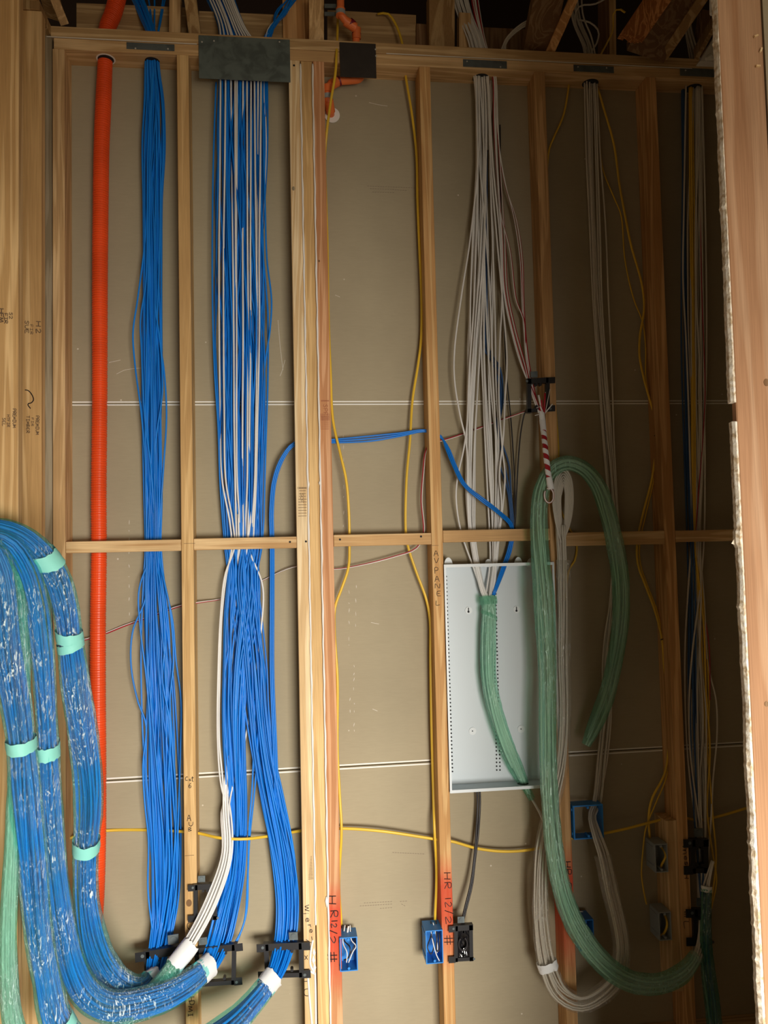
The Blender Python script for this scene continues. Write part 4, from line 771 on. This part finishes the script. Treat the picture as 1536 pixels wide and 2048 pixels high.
for SLB, k in zip(['leftmost loose white cable of the far right group, next to the dull blue cables', 'white cable bowing far to the right low in the far right group', 'white cable swinging left across the dull blue cables of the far right group', 'straight loose white cable in the middle of the far right group'], ([(1372, 170, .04), (1368, 400, .04), (1366, 560, .035), (1372, 680, .035), (1378, 850, .04), (1382, 1080, .062), (1376, 1180, .04), (1370, 1290, .04), (1370, 1400, .04), (1376, 1520, .04), (1388, 1620, .035), (1400, 1690, .03)],
          [(1404, 170, .04), (1410, 400, .04), (1413, 600, .04), (1412, 760, .04), (1404, 950, .045), (1400, 1080, .062), (1408, 1200, .045), (1416, 1330, .045), (1432, 1400, .045), (1434, 1470, .045), (1426, 1560, .045), (1422, 1640, .04), (1414, 1740, .035), (1408, 1830, .02)],
          [(1398, 170, .04), (1402, 400, .04), (1406, 600, .04), (1408, 760, .04), (1410, 950, .045), (1408, 1080, .062), (1400, 1180, .04), (1385, 1300, .035), (1378, 1400, .035), (1380, 1500, .035), (1392, 1600, .03), (1404, 1680, .025), (1410, 1760, .02)],
          [(1395, 170, .04), (1399, 400, .04), (1402, 600, .04), (1402, 800, .04), (1398, 1080, .062), (1402, 1180, .04), (1400, 1300, .035), (1406, 1450, .035), (1400, 1560, .035), (1404, 1680, .025), (1402, 1780, .02)])):
    cable('white_cable', k, .0031, 'cream', SLB, 'cable', 'loose white cables of the far right group')
cable('red_cable', [(1400, 400, .04), (1404, 600, .035), (1408, 700, .035), (1410, 790, .035), (1404, 900, .04), (1396, 1000, .05), (1392, 1080, .06), (1400, 1180, .05), (1418, 1290, .04), (1420, 1400, .04)], .0018, 'red', 'thin dark red wire of the far right group')
for k in ([(1363, -25, .08), (1371, 60, .08), (1380, 120, .06), (1381, 170, .05)], [(1371, -25, .08), (1378, 60, .08), (1384, 120, .06), (1386, 170, .05)]):
    cable('white_cable', k, .003, 'cream', 'short pale cable pair rising above the plate at the far right', 'cable', 'pale cable pair above the plate at the far right')

# yellow cables on their own
cable('yellow_cable', [(120, 1682, .05), (138, 1677, .05), (170, 1667, .07), (215, 1661, .085), (300, 1660, .085), (375, 1664, .05), (400, 1667, .05), (440, 1676, .02), (490, 1678, .018), (525, 1674, .045), (560, 1669, .082), (600, 1662, .06), (678, 1657, .05), (760, 1662, .04), (875, 1679, .045), (905, 1683, .045), (955, 1697, .05), (1015, 1703, .05), (1075, 1697, .05), (1150, 1675, .045), (1200, 1668, .03), (1250, 1658, .03), (1300, 1645, .04), (1350, 1634, .05), (1400, 1640, .06), (1440, 1632, .06), (1500, 1614, .055)], .0047, 'yellow', 'yellow cable running level through all the studs near the bottom', ry=.62)
y2 = cable('yellow_cable', [(676, 20, .07), (675, 60, .05), (673, 110, -.008), (671, 145, -.012), (662, 200, -.008), (654, 260, .0), (650, 310, .03), (652, 400, .04), (655, 500, .04), (657, 640, .04), (661, 740, .04), (666, 840, .04), (680, 905, .035), (692, 958, .035), (697, 1010, .04), (699, 1090, .055), (697, 1135, .05), (684, 1175, .045), (670, 1215, .04), (669, 1260, .04), (675, 1360, .04), (675, 1500, .045), (680, 1600, .04), (683, 1660, .03), (678, 1770, .045), (683, 1850, .05)], .0044, 'yellow', 'yellow cable weaving down beside the triple post to a blue box', ry=.6)
cable('yellow_cable', [(755, 28, .1), (775, 27, .09), (792, 50, .08), (805, 90, .07), (808, 120, .06), (811, 150, .06), (824, 230, .06), (833, 310, .06), (835, 400, .06), (839, 500, .06), (843, 600, .06), (842, 680, .06), (836, 730, .06), (825, 800, .06), (820, 880, .055), (813, 960, .055), (812, 1070, .06), (818, 1100, .055), (833, 1145, .055), (853, 1200, .055), (860, 1240, .055), (861, 1320, .055), (863, 1450, .055), (867, 1600, .055), (869, 1660, .03), (873, 1750, .045), (870, 1840, .05)], .0044, 'yellow', 'yellow cable down the middle bay to the blue box by the fourth stud', ry=.6)
cable('yellow_cable', [(1139, 150, .07), (1137, 175, .07), (1127, 230, .07), (1110, 270, .075), (1098, 300, .08), (1094, 420, .082), (1104, 700, .082), (1112, 830, .08), (1117, 900, .08), (1116, 1000, .08), (1135, 1050, .08), (1153, 1085, .075), (1150, 1120, .08), (1138, 1140, .082), (1130, 1200, .082)], .0036, 'yellow', 'yellow cable slipping behind the fifth stud')
cable('yellow_cable', [(1195, 175, .06), (1207, 215, .06), (1228, 290, .06), (1239, 370, .06), (1250, 430, .06), (1262, 490, .06), (1284, 570, .06), (1288, 620, .06), (1280, 670, .06), (1279, 711, .06), (1288, 758, .06), (1299, 798, .06), (1310, 838, .06), (1312, 870, .06), (1311, 904, .06), (1304, 957, .06), (1284, 1036, .06), (1274, 1090, .06), (1276, 1129, .06), (1292, 1174, .06), (1310, 1222, .055), (1324, 1280, .05), (1328, 1330, .05), (1336, 1394, .05), (1338, 1473, .05), (1330, 1545, .045), (1303, 1600, .045), (1297, 1640, .05), (1300, 1676, .05)], .0042, 'yellow', 'yellow cable reaching the upper grey box at the right', ry=.62)
cable('yellow_cable', [(1250, 25, .02), (1238, 18, .03), (1228, 24, .05), (1226, 60, .06), (1212, 90, .06), (1200, 115, .06), (1193, 175, .07), (1199, 280, .07), (1206, 340, .07), (1228, 395, .07), (1242, 430, .07), (1250, 520, .07), (1268, 600, .07), (1284, 640, .07), (1291, 690, .07), (1292, 760, .07), (1303, 810, .07), (1314, 850, .07), (1314, 904, .07), (1308, 957, .07), (1290, 1036, .07), (1279, 1090, .07), (1281, 1129, .07), (1296, 1174, .07), (1314, 1222, .065), (1327, 1280, .06), (1332, 1330, .06), (1341, 1394, .06), (1343, 1473, .06), (1334, 1550, .055), (1310, 1610, .05), (1292, 1655, .045), (1286, 1700, .04), (1283, 1748, .035), (1287, 1780, .035), (1293, 1808, .04)], .0042, 'yellow', 'yellow cable passing the upper grey box to reach the lower one', ry=.62)
mb = MB()
for x, y in ((1313, 870), (1326, 1278)): 
    st = obj('cable_staple', MB().obox(W(x, y, .045), (.009, 0, .003), (0, .0012, 0), (-.0004, 0, .0012)), 'black', None, 'dark staple over the yellow cable pair beside stud six' if y < 1000 else 'lower dark staple over the yellow cable pair', 'staple')
for i in range(2):
    cable('black_cable', [(953+i*6, 1577, .06), (955+i*5, 1600, .06), (953+i*4, 1660, .05), (948+i*2, 1720, .04), (941+i*3, 1770, .03), (930+i*3, 1815, .02), (922+i*2, 1850, .015)], .0036, 'black', 'black cable pair from under the metal panel to the black bracket', 'cable', 'black cable pair under the metal panel')
for i in range(2):
    cable('white_cable', [(1060, 1592, .045), (1068+i, 1606, .04), (1082+i*2, 1632, .03), (1092, 1660, .02)], .003, 'white', 'white cable end poking out under the metal panel', 'cable', 'white cable ends under the metal panel')

# ------------------------------------------------------------------ STRETCH WRAP over the bundles
def inflate(kn, f=1.08, fd=1.08): return [(a, b, c, d*f, e*fd) for a, b, c, d, e in kn]
w3, *r3 = t = wrap('stretch_film', inflate(P3[2:]), 'film_blue', 'green tinted film round the rightmost of the wrapped blue loops at the left', 3); t3 = (w3, *r3)
band(w3, t3, 303, 1960, .035, 'tape', 1.1, label='white tape'); band(w3, t3, 173, 1692, .036); band(w3, t3, 138, 1268, .03, skew=.2); band(w3, t3, 142, 1285, .022, skew=-.2); band(w3, t3, 92, 1115, .045, skew=.3)
i2 = [k for k in A2 if k[1] > 1936 or (k[0] < 440 and k[0] < 372)]; i2 = A2[[j for j, k in enumerate(A2) if k[:2] == (411, 1938)][0]:]
w2, *r2 = wrap('stretch_film', inflate(i2), 'film_blue', 'green tinted film round the middle wrapped blue loop at the left, curving under the brackets', 4); t2 = (w2, *r2)
band(w2, t2, 414, 1935, .045, 'tape', 1.1, label='white tape'); band(w2, t2, 97, 1500, .035); 
i1 = B2[[j for j, k in enumerate(B2) if k[:2] == (506, 2005)][0]-1:]
w1, *r1 = wrap('stretch_film', inflate(i1), 'film_blue', 'green tinted film round the thickest wrapped blue loop, nearest the left picture edge', 5); t1_ = (w1, *r1)
band(w1, t1_, 538, 1965, .045, 'tape', 1.1, label='white tape'); band(w1, t1_, 42, 1492, .03); band(w1, t1_, 122, 2046, .03)
i4 = P4[5:]
w4, *r4 = wrap('stretch_film', inflate(i4, 1.12, 1.1), 'film_light', 'pale green film round the wrapped white loop at the bottom left', 6); t4 = (w4, *r4)
band(w4, t4, 372, 1903, .075, 'tape', 1.1, label='crumpled white tape')
wp, *rp = wrap('stretch_film', inflate([(976, 1193, .03, 13, .016)]+panel_tail()[1:], 1.1, 1.1), 'film_green', 'green film round the white cables lying across the metal panel', 7, rough=.08); tp = (wp, *rp)
band(wp, tp, 978, 1203, .028, M['film_green'], 1.25, 'film_knot'); band(wp, tp, 979, 1232, .012, M['film_green'], 1.16, 'film_knot', skew=.5)
wg, *rg_ = wrap('stretch_film', inflate(G2[2:], 1.12, 1.1), 'film_green', 'green film round the tall arched loop hanging at the right', 8, rough=.07); tg = (wg, *rg_)
band(wg, tg, 1393, 1912, .03, 'film_clear', 1.1, label='clear tape')
wc, *rc_ = wrap('stretch_film', inflate(R2[2:-1], 1.1, 1.08), 'film_clear', 'clear film round the cream cable loop at the right', 9, rough=.07); tc_ = (wc, *rc_)
band(wc, tc_, 1086, 1935, .028, 'tape', 1.1, label='white tape'); 
HB = [(1413, 1778, -.03, 9, .014), (1412, 1830, -.045, 9, .015), (1412, 1890, -.06, 10, .016), (1417, 1950, -.07, 12, .018), (1424, 2000, -.08, 13, .019), (1430, 2060, -.09, 13, .019)]
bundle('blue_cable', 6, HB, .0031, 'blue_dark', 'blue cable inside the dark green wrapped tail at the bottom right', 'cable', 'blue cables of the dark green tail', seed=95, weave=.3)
bundle('white_cable', 3, [(1426, 1722, -.03, 5, .006), (1420, 1745, -.03, 6, .008)]+HB, .0032, 'cream', 'white cut cable end sticking out of the dark green wrapped tail', 'cable', 'white cables of the dark green tail', seed=97, weave=.3)
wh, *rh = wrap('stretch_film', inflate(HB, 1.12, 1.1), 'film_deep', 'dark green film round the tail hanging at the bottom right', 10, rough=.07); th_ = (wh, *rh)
band(wh, th_, 1413, 1779, .018, 'tape', 1.05)

# ------------------------------------------------------------------ METAL PANEL
a, b = W(884, 1130, -.012), W(1111, 1582, -.012); px0, px1, pz1 = a[0], W(1107, 1130, -.012)[0], a[2]; pz0 = W(898, 1586, -.012)[2]
px0 = .5*(a[0]+W(898, 1586, -.012)[0])
px0 = S+.0388; YB = .078
pn = thing('media_panel', (px0, YB, pz0), 'pale grey metal wiring panel with rows of punched holes between the studs', 'electrical panel')
t_ = .0016
obj('back_plate', MB().box(px0, px1, YB, YB+t_, pz0, pz1), 'panel', pn)
obj('side_wall', MB().box(px0, px0+t_, -.012, YB, pz0, pz1), 'panel', pn); obj('side_wall', MB().box(px1-t_, px1, -.012, YB, pz0, pz1), 'panel', pn)
obj('top_wall', MB().box(px0+t_, px1-t_, -.012, YB, pz1-t_, pz1), 'panel', pn)
obj('bottom_wall', MB().box(px0+t_, px1-t_, -.012, YB, pz0, pz0+t_), 'panel', pn)
fr = MB(); fw = .0085
fr.box(px0-.002, px0+fw*.55, -.0135, -.0122, pz0-.001, pz1+.001).box(px1-fw*.55, px1+.002, -.0135, -.0122, pz0-.001, pz1+.001).box(px0, px1, -.0136, -.0121, pz1-fw, pz1+.0012).box(px0, px1, -.0136, -.0121, pz0-.0012, pz0+fw)
obj('front_flange', fr, 'panel_edge', pn)
mb = MB(); YH = YB-.0006
def dots(x0, y0, x1, y1, n):
    for i in range(n):
        t = i/(n-1); mb.disc(W(x0+(x1-x0)*t, y0+(y1-y0)*t, YH), .0029, (0, -1, 0), .0004, 8)
dots(892.5, 1153, 905, 1543, 52); dots(991, 1165, 1000, 1540, 50); dots(985, 1165, 993.5, 1540, 50)
obj('punched_holes', mb, 'hole', pn)
for x, y, key in ((937, 1221, 1), (1033, 1219, 1), (945, 1462, 0), (1042, 1458, 0)):
    o = obj('mounting_boss', MB().disc(W(x, y, YH), .0125, (0, -1, 0), .0025, 24), 'panel_edge', pn)
    m2 = MB().disc(W(x, y+(2.5 if key else 0), YH-.003), .0037 if key else .0021, (0, -1, 0), .0006, 12)
    if key: c = W(x, y-2, YH-.0033); m2.box(c[0]-.0015, c[0]+.0015, c[1]-.0003, c[1]+.0003, c[2]-.006, c[2]+.006)
    obj('keyhole' if key else 'screw_hole', m2, 'hole', o)
for x, y, r in ((897, 1133, 9), (977, 1134, 8), (1037, 1132, 9), (1062, 1134, 9)):
    c = W(x, y, .055 if x != 897 else .03); k = r/ppm(x, y, .05)
    P = [(c[0]+k*1.0*math.cos(q), c[1], c[2]+k*2.0*math.sin(q)) for q in np.linspace(0, math.pi, 10)]
    obj('knockout_tab', MB().prism(P, (0, .0014, 0)), 'panel_edge', pn)
mb = MB()
for i in range(11):
    z = pz1-.06-i*.05; mb.box(px0+t_, px0+t_+.0006, .0, .012, z-.006, z+.006)
obj('side_slots', mb, 'greybox_in', pn)
c = W(1046, 1570, .04); obj('cable_knockout', MB().tube([(c[0], .04, pz0+t_), (c[0], .04, pz0+t_+.0006)], .019, 20), 'hole', pn)

# ------------------------------------------------------------------ BRACKETS AND BOXES
def bracket(corners, bar, Y, label, depth=.018, m='bracket', ears='L', flange=None):
    """low voltage mounting frame: corners in picture px TL, TR, BR, BL"""
    TL, TR, BR, BL = [W(x, y, Y) for x, y in corners]
    t = thing('mounting_bracket', (TL+BR)/2, label, 'cable bracket')
    mb = MB(); bar = bar*1.45/ppm(*corners[0])
    def rail(p, q, w_, dz=0, d=depth):
        T = (q-p)/np.linalg.norm(q-p); L = np.cross(T, (0, 1., 0)); mb.obox((p+q)/2+np.array([0, d/2+dz, 0]), (q-p)/2+T*bar/2, L*w_/2, (0, d/2, 0))
    rail(TL, TR, bar*1.25); rail(BL, BR, bar*.8); rail(TL, BL, bar*.85); rail(TR, BR, bar*.85)
    ex = (TR-TL)/np.linalg.norm(TR-TL); ez = (TL-BL)/np.linalg.norm(TL-BL)
    for p, sx, sz in [q for q in ((TL, -1, 1), (TR, 1, 1), (BR, 1, -1), (BL, -1, -1)) if flange is None or q[1] == flange]:          # flanged ears at the corners
        mb.obox(p+ex*sx*bar*.9+np.array([0, .001, 0])-ez*sz*bar*.1, ex*bar*.8, ez*bar*.7, (0, .0016, 0))
    obj('frame', mb, m, t)
    for p, sx, sz in ((TL, 1, -1), (TR, -1, -1), (BR, -1, 1), (BL, 1, 1)):
        obj('screw_boss', MB().tube([p+ex*sx*bar*1.7+ez*sz*bar*.9+np.array([0, .0, 0]), p+ex*sx*bar*1.7+ez*sz*bar*.9+np.array([0, depth, 0])], bar*.3, 10), m, t)
    for p in (TL, BR) : obj('screw', MB().disc(p-ex*bar*.6*(1 if p is TL else -1)+np.array([0, -.0008, 0]), bar*.28, (0, -1, 0), .0006, 8), 'zinc', t)
    if ears:
        c = (TL if 'L' in ears else TR)+ez*bar*1.6+np.array([0, .01, 0]); sx = 1 if 'L' in ears else -1
        obj('clamp_tab', MB().obox(c+ex*sx*bar*1.3, ex*bar*.8, ez*bar*.7, (0, .002, 0)).disc(c+ex*sx*bar*1.3+np.array([0, -.0025, 0]), bar*.5, (0, -1, 0), .001, 8), 'zinc', t)
    return t
bracket([(391, 1775), (430, 1773), (430, 1836), (391, 1838)], 6, -.013, 'small black mounting bracket on the second stud, a white cable run passes over it', flange=-1)
bracket([(293, 1911), (364, 1900), (366, 1970), (296, 1978)], 9, -.013, 'left double black bracket holding the left blue bundle', ears='R')
bracket([(393, 1903), (468, 1895), (467, 1965), (398, 1970)], 7, -.013, 'middle double black bracket holding a blue bundle, right of the second stud')
bracket([(532, 1895), (602, 1892), (603, 1950), (535, 1952)], 7.5, -.013, 'double black bracket fixed to the triple post around a blue bundle', ears='R')
b5 = bracket([(912, 1857), (942, 1855), (943, 1918), (912, 1920)], 6, -.013, 'small black bracket with glossy black plastic in it, right of the fourth stud', flange=-1)
mb = MB(); rr = random.Random(2); g = 12; V = []
TLp, TRp, BLp = W(913, 1858, -.009), W(942, 1857, -.009), W(913, 1919, -.009)
for i in range(g+1):
    for j in range(g+1): V.append(TLp+(TRp-TLp)*i/g+(BLp-TLp)*j/g+np.array([0, rr.uniform(-.003, .004)+.012*math.sin(i/g*3.1)*math.sin(j/g*3.1), 0]))
obj('plastic_sheet', MB().add(V, [(i*(g+1)+j, i*(g+1)+j+1, (i+1)*(g+1)+j+1, (i+1)*(g+1)+j) for i in range(g) for j in range(g)]), 'gloss_black', b5, 'glossy black sheet', smooth=True)
c = W(926, 1888, -.016); obj('cable_coil', MB().tube([(c[0]+.014*math.sin(q), c[1], c[2]+.02*math.cos(q)) for q in np.linspace(.4, 5.8, 24)], .0036, 8), 'black', b5, smooth=True)
bracket([(1059, 762), (1096, 760), (1096, 818), (1059, 821)], 6, -.013, 'small black bracket high on the fifth stud with the red wires in it', flange=1)
bracket([(1386, 1686), (1412, 1686), (1413, 1741), (1387, 1742)], 8, -.012, 'small black bracket at the far right, upper of the two', flange=-1)
bracket([(1391, 1826), (1418, 1826), (1419, 1884), (1392, 1885)], 8, -.012, 'small black bracket at the far right, lower of the two, behind the green tail', flange=-1)
bracket([(170, 1905), (193, 1908), (193, 1988), (170, 1988)], 6, -.013, 'small black bracket around the end of the orange conduit', flange=1)

def gangbox(q, Y, depth, m, mi, label, wires, open_back=False, name='electrical_box', wall_t=.003):
    x0, y0, x1, y1 = q; a, b = W(x0, y0, Y), W(x1, y1, Y); X0, X1_, Z1, Z0 = a[0], b[0], a[2], b[2]
    t = thing(name, ((X0+X1_)/2, Y, Z0), label, 'electrical box'); mb = MB(); k = wall_t
    mb.box(X0, X0+k, Y, Y+depth, Z0, Z1).box(X1_-k, X1_, Y, Y+depth, Z0, Z1).box(X0+k, X1_-k, Y, Y+depth, Z1-k, Z1).box(X0+k, X1_-k, Y, Y+depth, Z0, Z0+k)
    if not open_back: mb.box(X0+k, X1_-k, Y+depth-k, Y+depth, Z0+k, Z1-k)
    mb.box(X0-.002, X0, Y+.012, Y+depth*.9, Z0+.012, Z0+.02).box(X0-.002, X0, Y+.012, Y+depth*.9, Z1-.02, Z1-.012)
    obj('box_shell', mb, m, t)
    for z in (Z1-k-.005, Z0+k+.005): obj('screw_boss', MB().tube([((X0+X1_)/2, Y+.0005, z), ((X0+X1_)/2, Y+.03, z)], .0042, 10), m, t)
    for nm, pts, r, mm in wires:
        C, _ = catmull([[*W(x, y, yy)] for x, y, yy in pts], .004); obj(nm, MB().tube(C, r, 7), mm, t, smooth=True)
    return t
gangbox((679, 1876, 716, 1941), -.012, .066, 'bluebox', 'bluebox', 'blue electrical box beside the red painted triple post', [('wire', [(686, 1850, .04), (688, 1880, .03), (700, 1895, .0), (697, 1915, -.002), (688, 1920, .01)], .0022, 'black'), ('wire', [(690, 1850, .04), (686, 1885, .02), (694, 1905, .0), (693, 1925, .0)], .0018, 'white'), ('wire', [(700, 1850, .04), (703, 1880, .01), (712, 1892, -.004), (706, 1903, .0), (697, 1925, .005)], .0018, 'white'), ('wire', [(697, 1850, .04), (710, 1885, .01), (702, 1905, .0), (692, 1922, .008)], .0018, 'black'), ('clamp', [(684, 1866, .04), (700, 1867, .035), (712, 1866, .03)], .005, 'plastic_white'), ('clamp', [(694, 1872, .02), (697, 1852, .03)], .003, 'plastic_white')])
gangbox((851, 1862, 887, 1926), -.012, .074, 'bluebox', 'bluebox', 'blue electrical box left of the fourth stud with black wires folded in it', [('wire', [(862, 1842, .04), (862, 1870, .02), (855, 1895, .002), (862, 1908, .0), (868, 1890, .0), (862, 1868, .01)], .002, 'black'), ('wire', [(872, 1842, .04), (874, 1875, .0), (873, 1900, -.002), (877, 1903, -.002), (879, 1880, .0), (878, 1865, .01)], .0024, 'black'), ('wire', [(860, 1850, .03), (866, 1885, .0), (873, 1910, -.004), (879, 1922, .0)], .0017, 'white'), ('wire', [(866, 1845, .03), (872, 1870, .01), (875, 1895, .0), (874, 1906, .0)], .0015, 'white'), ('clamp', [(857, 1853, .03), (864, 1851, .03), (872, 1855, .03), (878, 1858, .02)], .0025, 'white')])
gangbox((1156, 1841, 1189, 1900), -.012, .07, 'bluebox_shaded', 'bluebox_shaded', 'shaded blue electrical box right of the fifth stud behind the green loop', [('wire', [(1173, 1851, .0), (1169, 1866, -.006), (1160, 1876, .0)], .0018, 'white'), ('clamp', [(1156, 1826, .05), (1163, 1824, .05), (1170, 1828, .045)], .0035, 'plastic_white')])
gangbox((1146, 1612, 1208, 1676), -.012, .05, 'bluebox', 'bluebox', 'wide open backed blue box that the cream cables pass through', [], True, 'double_box', .004)
gangbox((1309, 1689, 1337, 1744), -.012, .07, 'greybox', 'greybox_in', 'upper grey electrical box on the packer of stud six', [('wire', [(1304, 1680, .05), (1325, 1697, .02), (1331, 1712, -.004), (1323, 1730, .005), (1322, 1738, .02)], .004, 'yellow')])
gangbox((1317, 1825, 1344, 1880), -.012, .07, 'greybox', 'greybox_in', 'lower grey electrical box on the packer of stud six', [('wire', [(1310, 1812, .05), (1329, 1830, .02), (1334, 1848, -.004), (1328, 1866, .005), (1320, 1872, .02)], .004, 'yellow')])

# ------------------------------------------------------------------ WRITING AND STAMPS
Yw = -.0006
writing(st4, [('A', 872, 1107, 9, 11, 0), ('V', 873, 1121, 9, 10, 0), ('P', 873, 1141, 8, 12, 0), ('A', 874, 1158, 9, 11, 0), ('N', 875, 1172, 10, 9, 0), ('E', 878, 1187, 8, 10, 0), ('L', 876, 1206, 9, 9, 0)], Yw, .0009)
writing(st4, [('H', 894.6, 1752, 13, 13, 1), ('R', 895.5, 1771, 13, 13, 1), ('1', 896, 1797, 9, 12, 1), ('2', 897, 1809, 11, 13, 1), ('/', 898, 1824, 9, 17, 1), ('2', 897, 1840, 16, 11, 1), ('#', 897, 1880, 18, 18, 1)], Yw, .0012)
writing(st3c, [('H', 664.6, 1800, 16, 15, 1), ('R', 668, 1828, 14, 14, 1), ('1', 669, 1842, 9, 12, 1), ('2', 668, 1851, 9, 11, 1), ('/', 667, 1864, 9, 15, 1), ('2', 665, 1880, 17, 12, 1), ('#', 665, 1914, 19, 19, 1)], Yw, .0014)
writing(st5, [('H', 1135, 1729, 11, 13, 1), ('R', 1136, 1744, 12, 13, 1), ('R', 1137, 1772, 13, 11, 1), ('7', 1138, 1793, 10, 9, 1)], Yw, .0013)
writing(st6, [('m', 1370, 1700, 15, 10, 1), ('e', 1372, 1716, 9, 8, 1), ('s', 1373, 1726, 8, 8, 1), ('h', 1372, 1737, 9, 9, 1), ('H', 1373, 1753, 8, 9, 1), ('m', 1372, 1828, 9, 8, 1), ('L', 1373, 1850, 16, 10, 1)], .0-.0006, .0009)
writing(st2, [('C', 373.5, 1557.5, 6, 8, 0), ('a', 380, 1559, 4, 5, 0), ('t', 385, 1558, 6, 10, 0), ('6', 380, 1571, 6, 9, 0), ('A', 378, 1636, 7, 12, 0), ('U', 382, 1648, 8, 8, 0), ('B', 380, 1659, 7, 7, 0), ('U', 379, 1852, 14, 9, 1), ('n', 381, 1931, 7, 12, 1), ('2', 381, 1941, 10, 10, 1), ('H', 383, 1998, 8, 12, 1), ('D', 384, 2006, 9, 10, 1), ('M', 381, 2018, 10, 9, 1), ('I', 381, 2030, 6, 9, 1)], Yw, .0009)
obj('pencil_line', MB().obox(W(379, 1711, -.0006), (.014, 0, 0), (0, .0003, 0), (0, 0, .0005)), 'stamp', st2)
knot(st2, 378, 1806, -.0004, .011)
writing(st3a, [('w', 616, 1816, 12, 12, 1), ('i', 612, 1827, 6, 10, 1), ('e', 616, 1840, 9, 9, 1), ('r', 620, 1852, 7, 9, 1), ('e', 623, 1862, 8, 8, 1), ('7', 618, 1880, 14, 12, 1), ('x', 613, 1915, 8, 7, 1), ('C', 613, 1942, 8, 12, 1), ('r', 615, 1965, 8, 13, 1), ('U', 612, 1985, 14, 8, 1)], Yw, .0010)
mb = MB()                                         # bar marks on the triple post
for i in range(11): p = 601-0; y = 976+i*5.6; q = W(605, y, Yw); mb.obox(q, (.0135 if i > 3 else .011, 0, 0), (0, .0003, 0), (0, 0, .0007))
for i in range(9): q = W(596+i*2.4, 976, Yw); mb.obox(q, (.0006, 0, 0), (0, .0003, 0), (0, 0, .0035))
for i in range(16): q = W(622.5-(.06*i), 1713+i*3, Yw); mb.obox(q, (.002+.0004*i, 0, 0), (0, .0003, 0), (0, 0, .0006))
for i, ch in enumerate('S0F'): glyph(mb, ch, 604, 989+i*7, 7, 6, Yw, True, .0006)
obj('mill_stamp', mb, 'stamp', st3a)
mb = MB()
for i in range(9): q = W(650, 801+i*1.2 if i < 2 else 826+i*4, Yw); mb.obox(q, (.013, 0, 0), (0, .0003, 0), (0, 0, .0006))
for i in range(8): q = W(642+i*2.3, 834, Yw); mb.obox(q, (.0005, 0, 0), (0, .0003, 0), (0, 0, .011))
for i, ch in enumerate('SPF'): glyph(mb, ch, 651, 812+i*8, 7, 8, Yw, True, .0006)
obj('mill_stamp', mb, 'stampred', st3c)
knot(st3c, 638, 522, -.0004, .004); knot(st3a, 587, 377, -.0004, .007, 'grey_wood')
mb = MB(); ya = -.5006
for i, ch in enumerate('HEM'): glyph(mb, ch, 3, 622+i*9, 9, 8, ya, True, .0012)
for i, ch in enumerate('FIR'): glyph(mb, ch, 12, 630+i*7, 7, 6, ya, True, .0009)
for i, ch in enumerate('S2'): glyph(mb, ch, 22, 628+i*7, 7, 6, ya, True, .0008)
for i, ch in enumerate('PREMIUM'): glyph(mb, ch, 29, 820+i*5.5, 5, 6, ya, True, .0008)
for i, ch in enumerate('HTFIR'): glyph(mb, ch, 17, 832+i*5, 4.5, 5, ya, True, .0007)
for i, ch in enumerate('SEL'): glyph(mb, ch, 8, 838+i*6, 5, 6, ya, True, .0007)
obj('mill_stamp', mb, 'stamp', sa)
mb = MB(); yb = -.1156
for i, ch in enumerate('SUE'): glyph(mb, ch, 54, 645+i*9, 8, 7, yb, True, .001)
for i, ch in enumerate('FIR'): glyph(mb, ch, 63, 652+i*7, 6, 5, yb, True, .0007)
for i, ch in enumerate('H2'): glyph(mb, ch, 77, 648+i*14, 10, 9, yb, True, .0013)
for i, ch in enumerate('TIMBER'): glyph(mb, ch, 56, 834+i*6, 5, 6, yb, True, .0009)
for i, ch in enumerate('FIR'): glyph(mb, ch, 65, 838+i*6, 5, 4, yb, True, .0007)
for i, ch in enumerate('PREMIUM'): glyph(mb, ch, 75, 834+i*5.5, 5, 6, yb, True, .0009)
obj('mill_stamp', mb, 'stamp', sb)
mb = MB(); pline(mb, [(50, 780), (56, 781), (64, 790), (67, 800), (62, 806), (57, 807), (56, 810), (61, 817)], yb, .0016)
obj('marker_squiggle', mb, 'ink', sb)
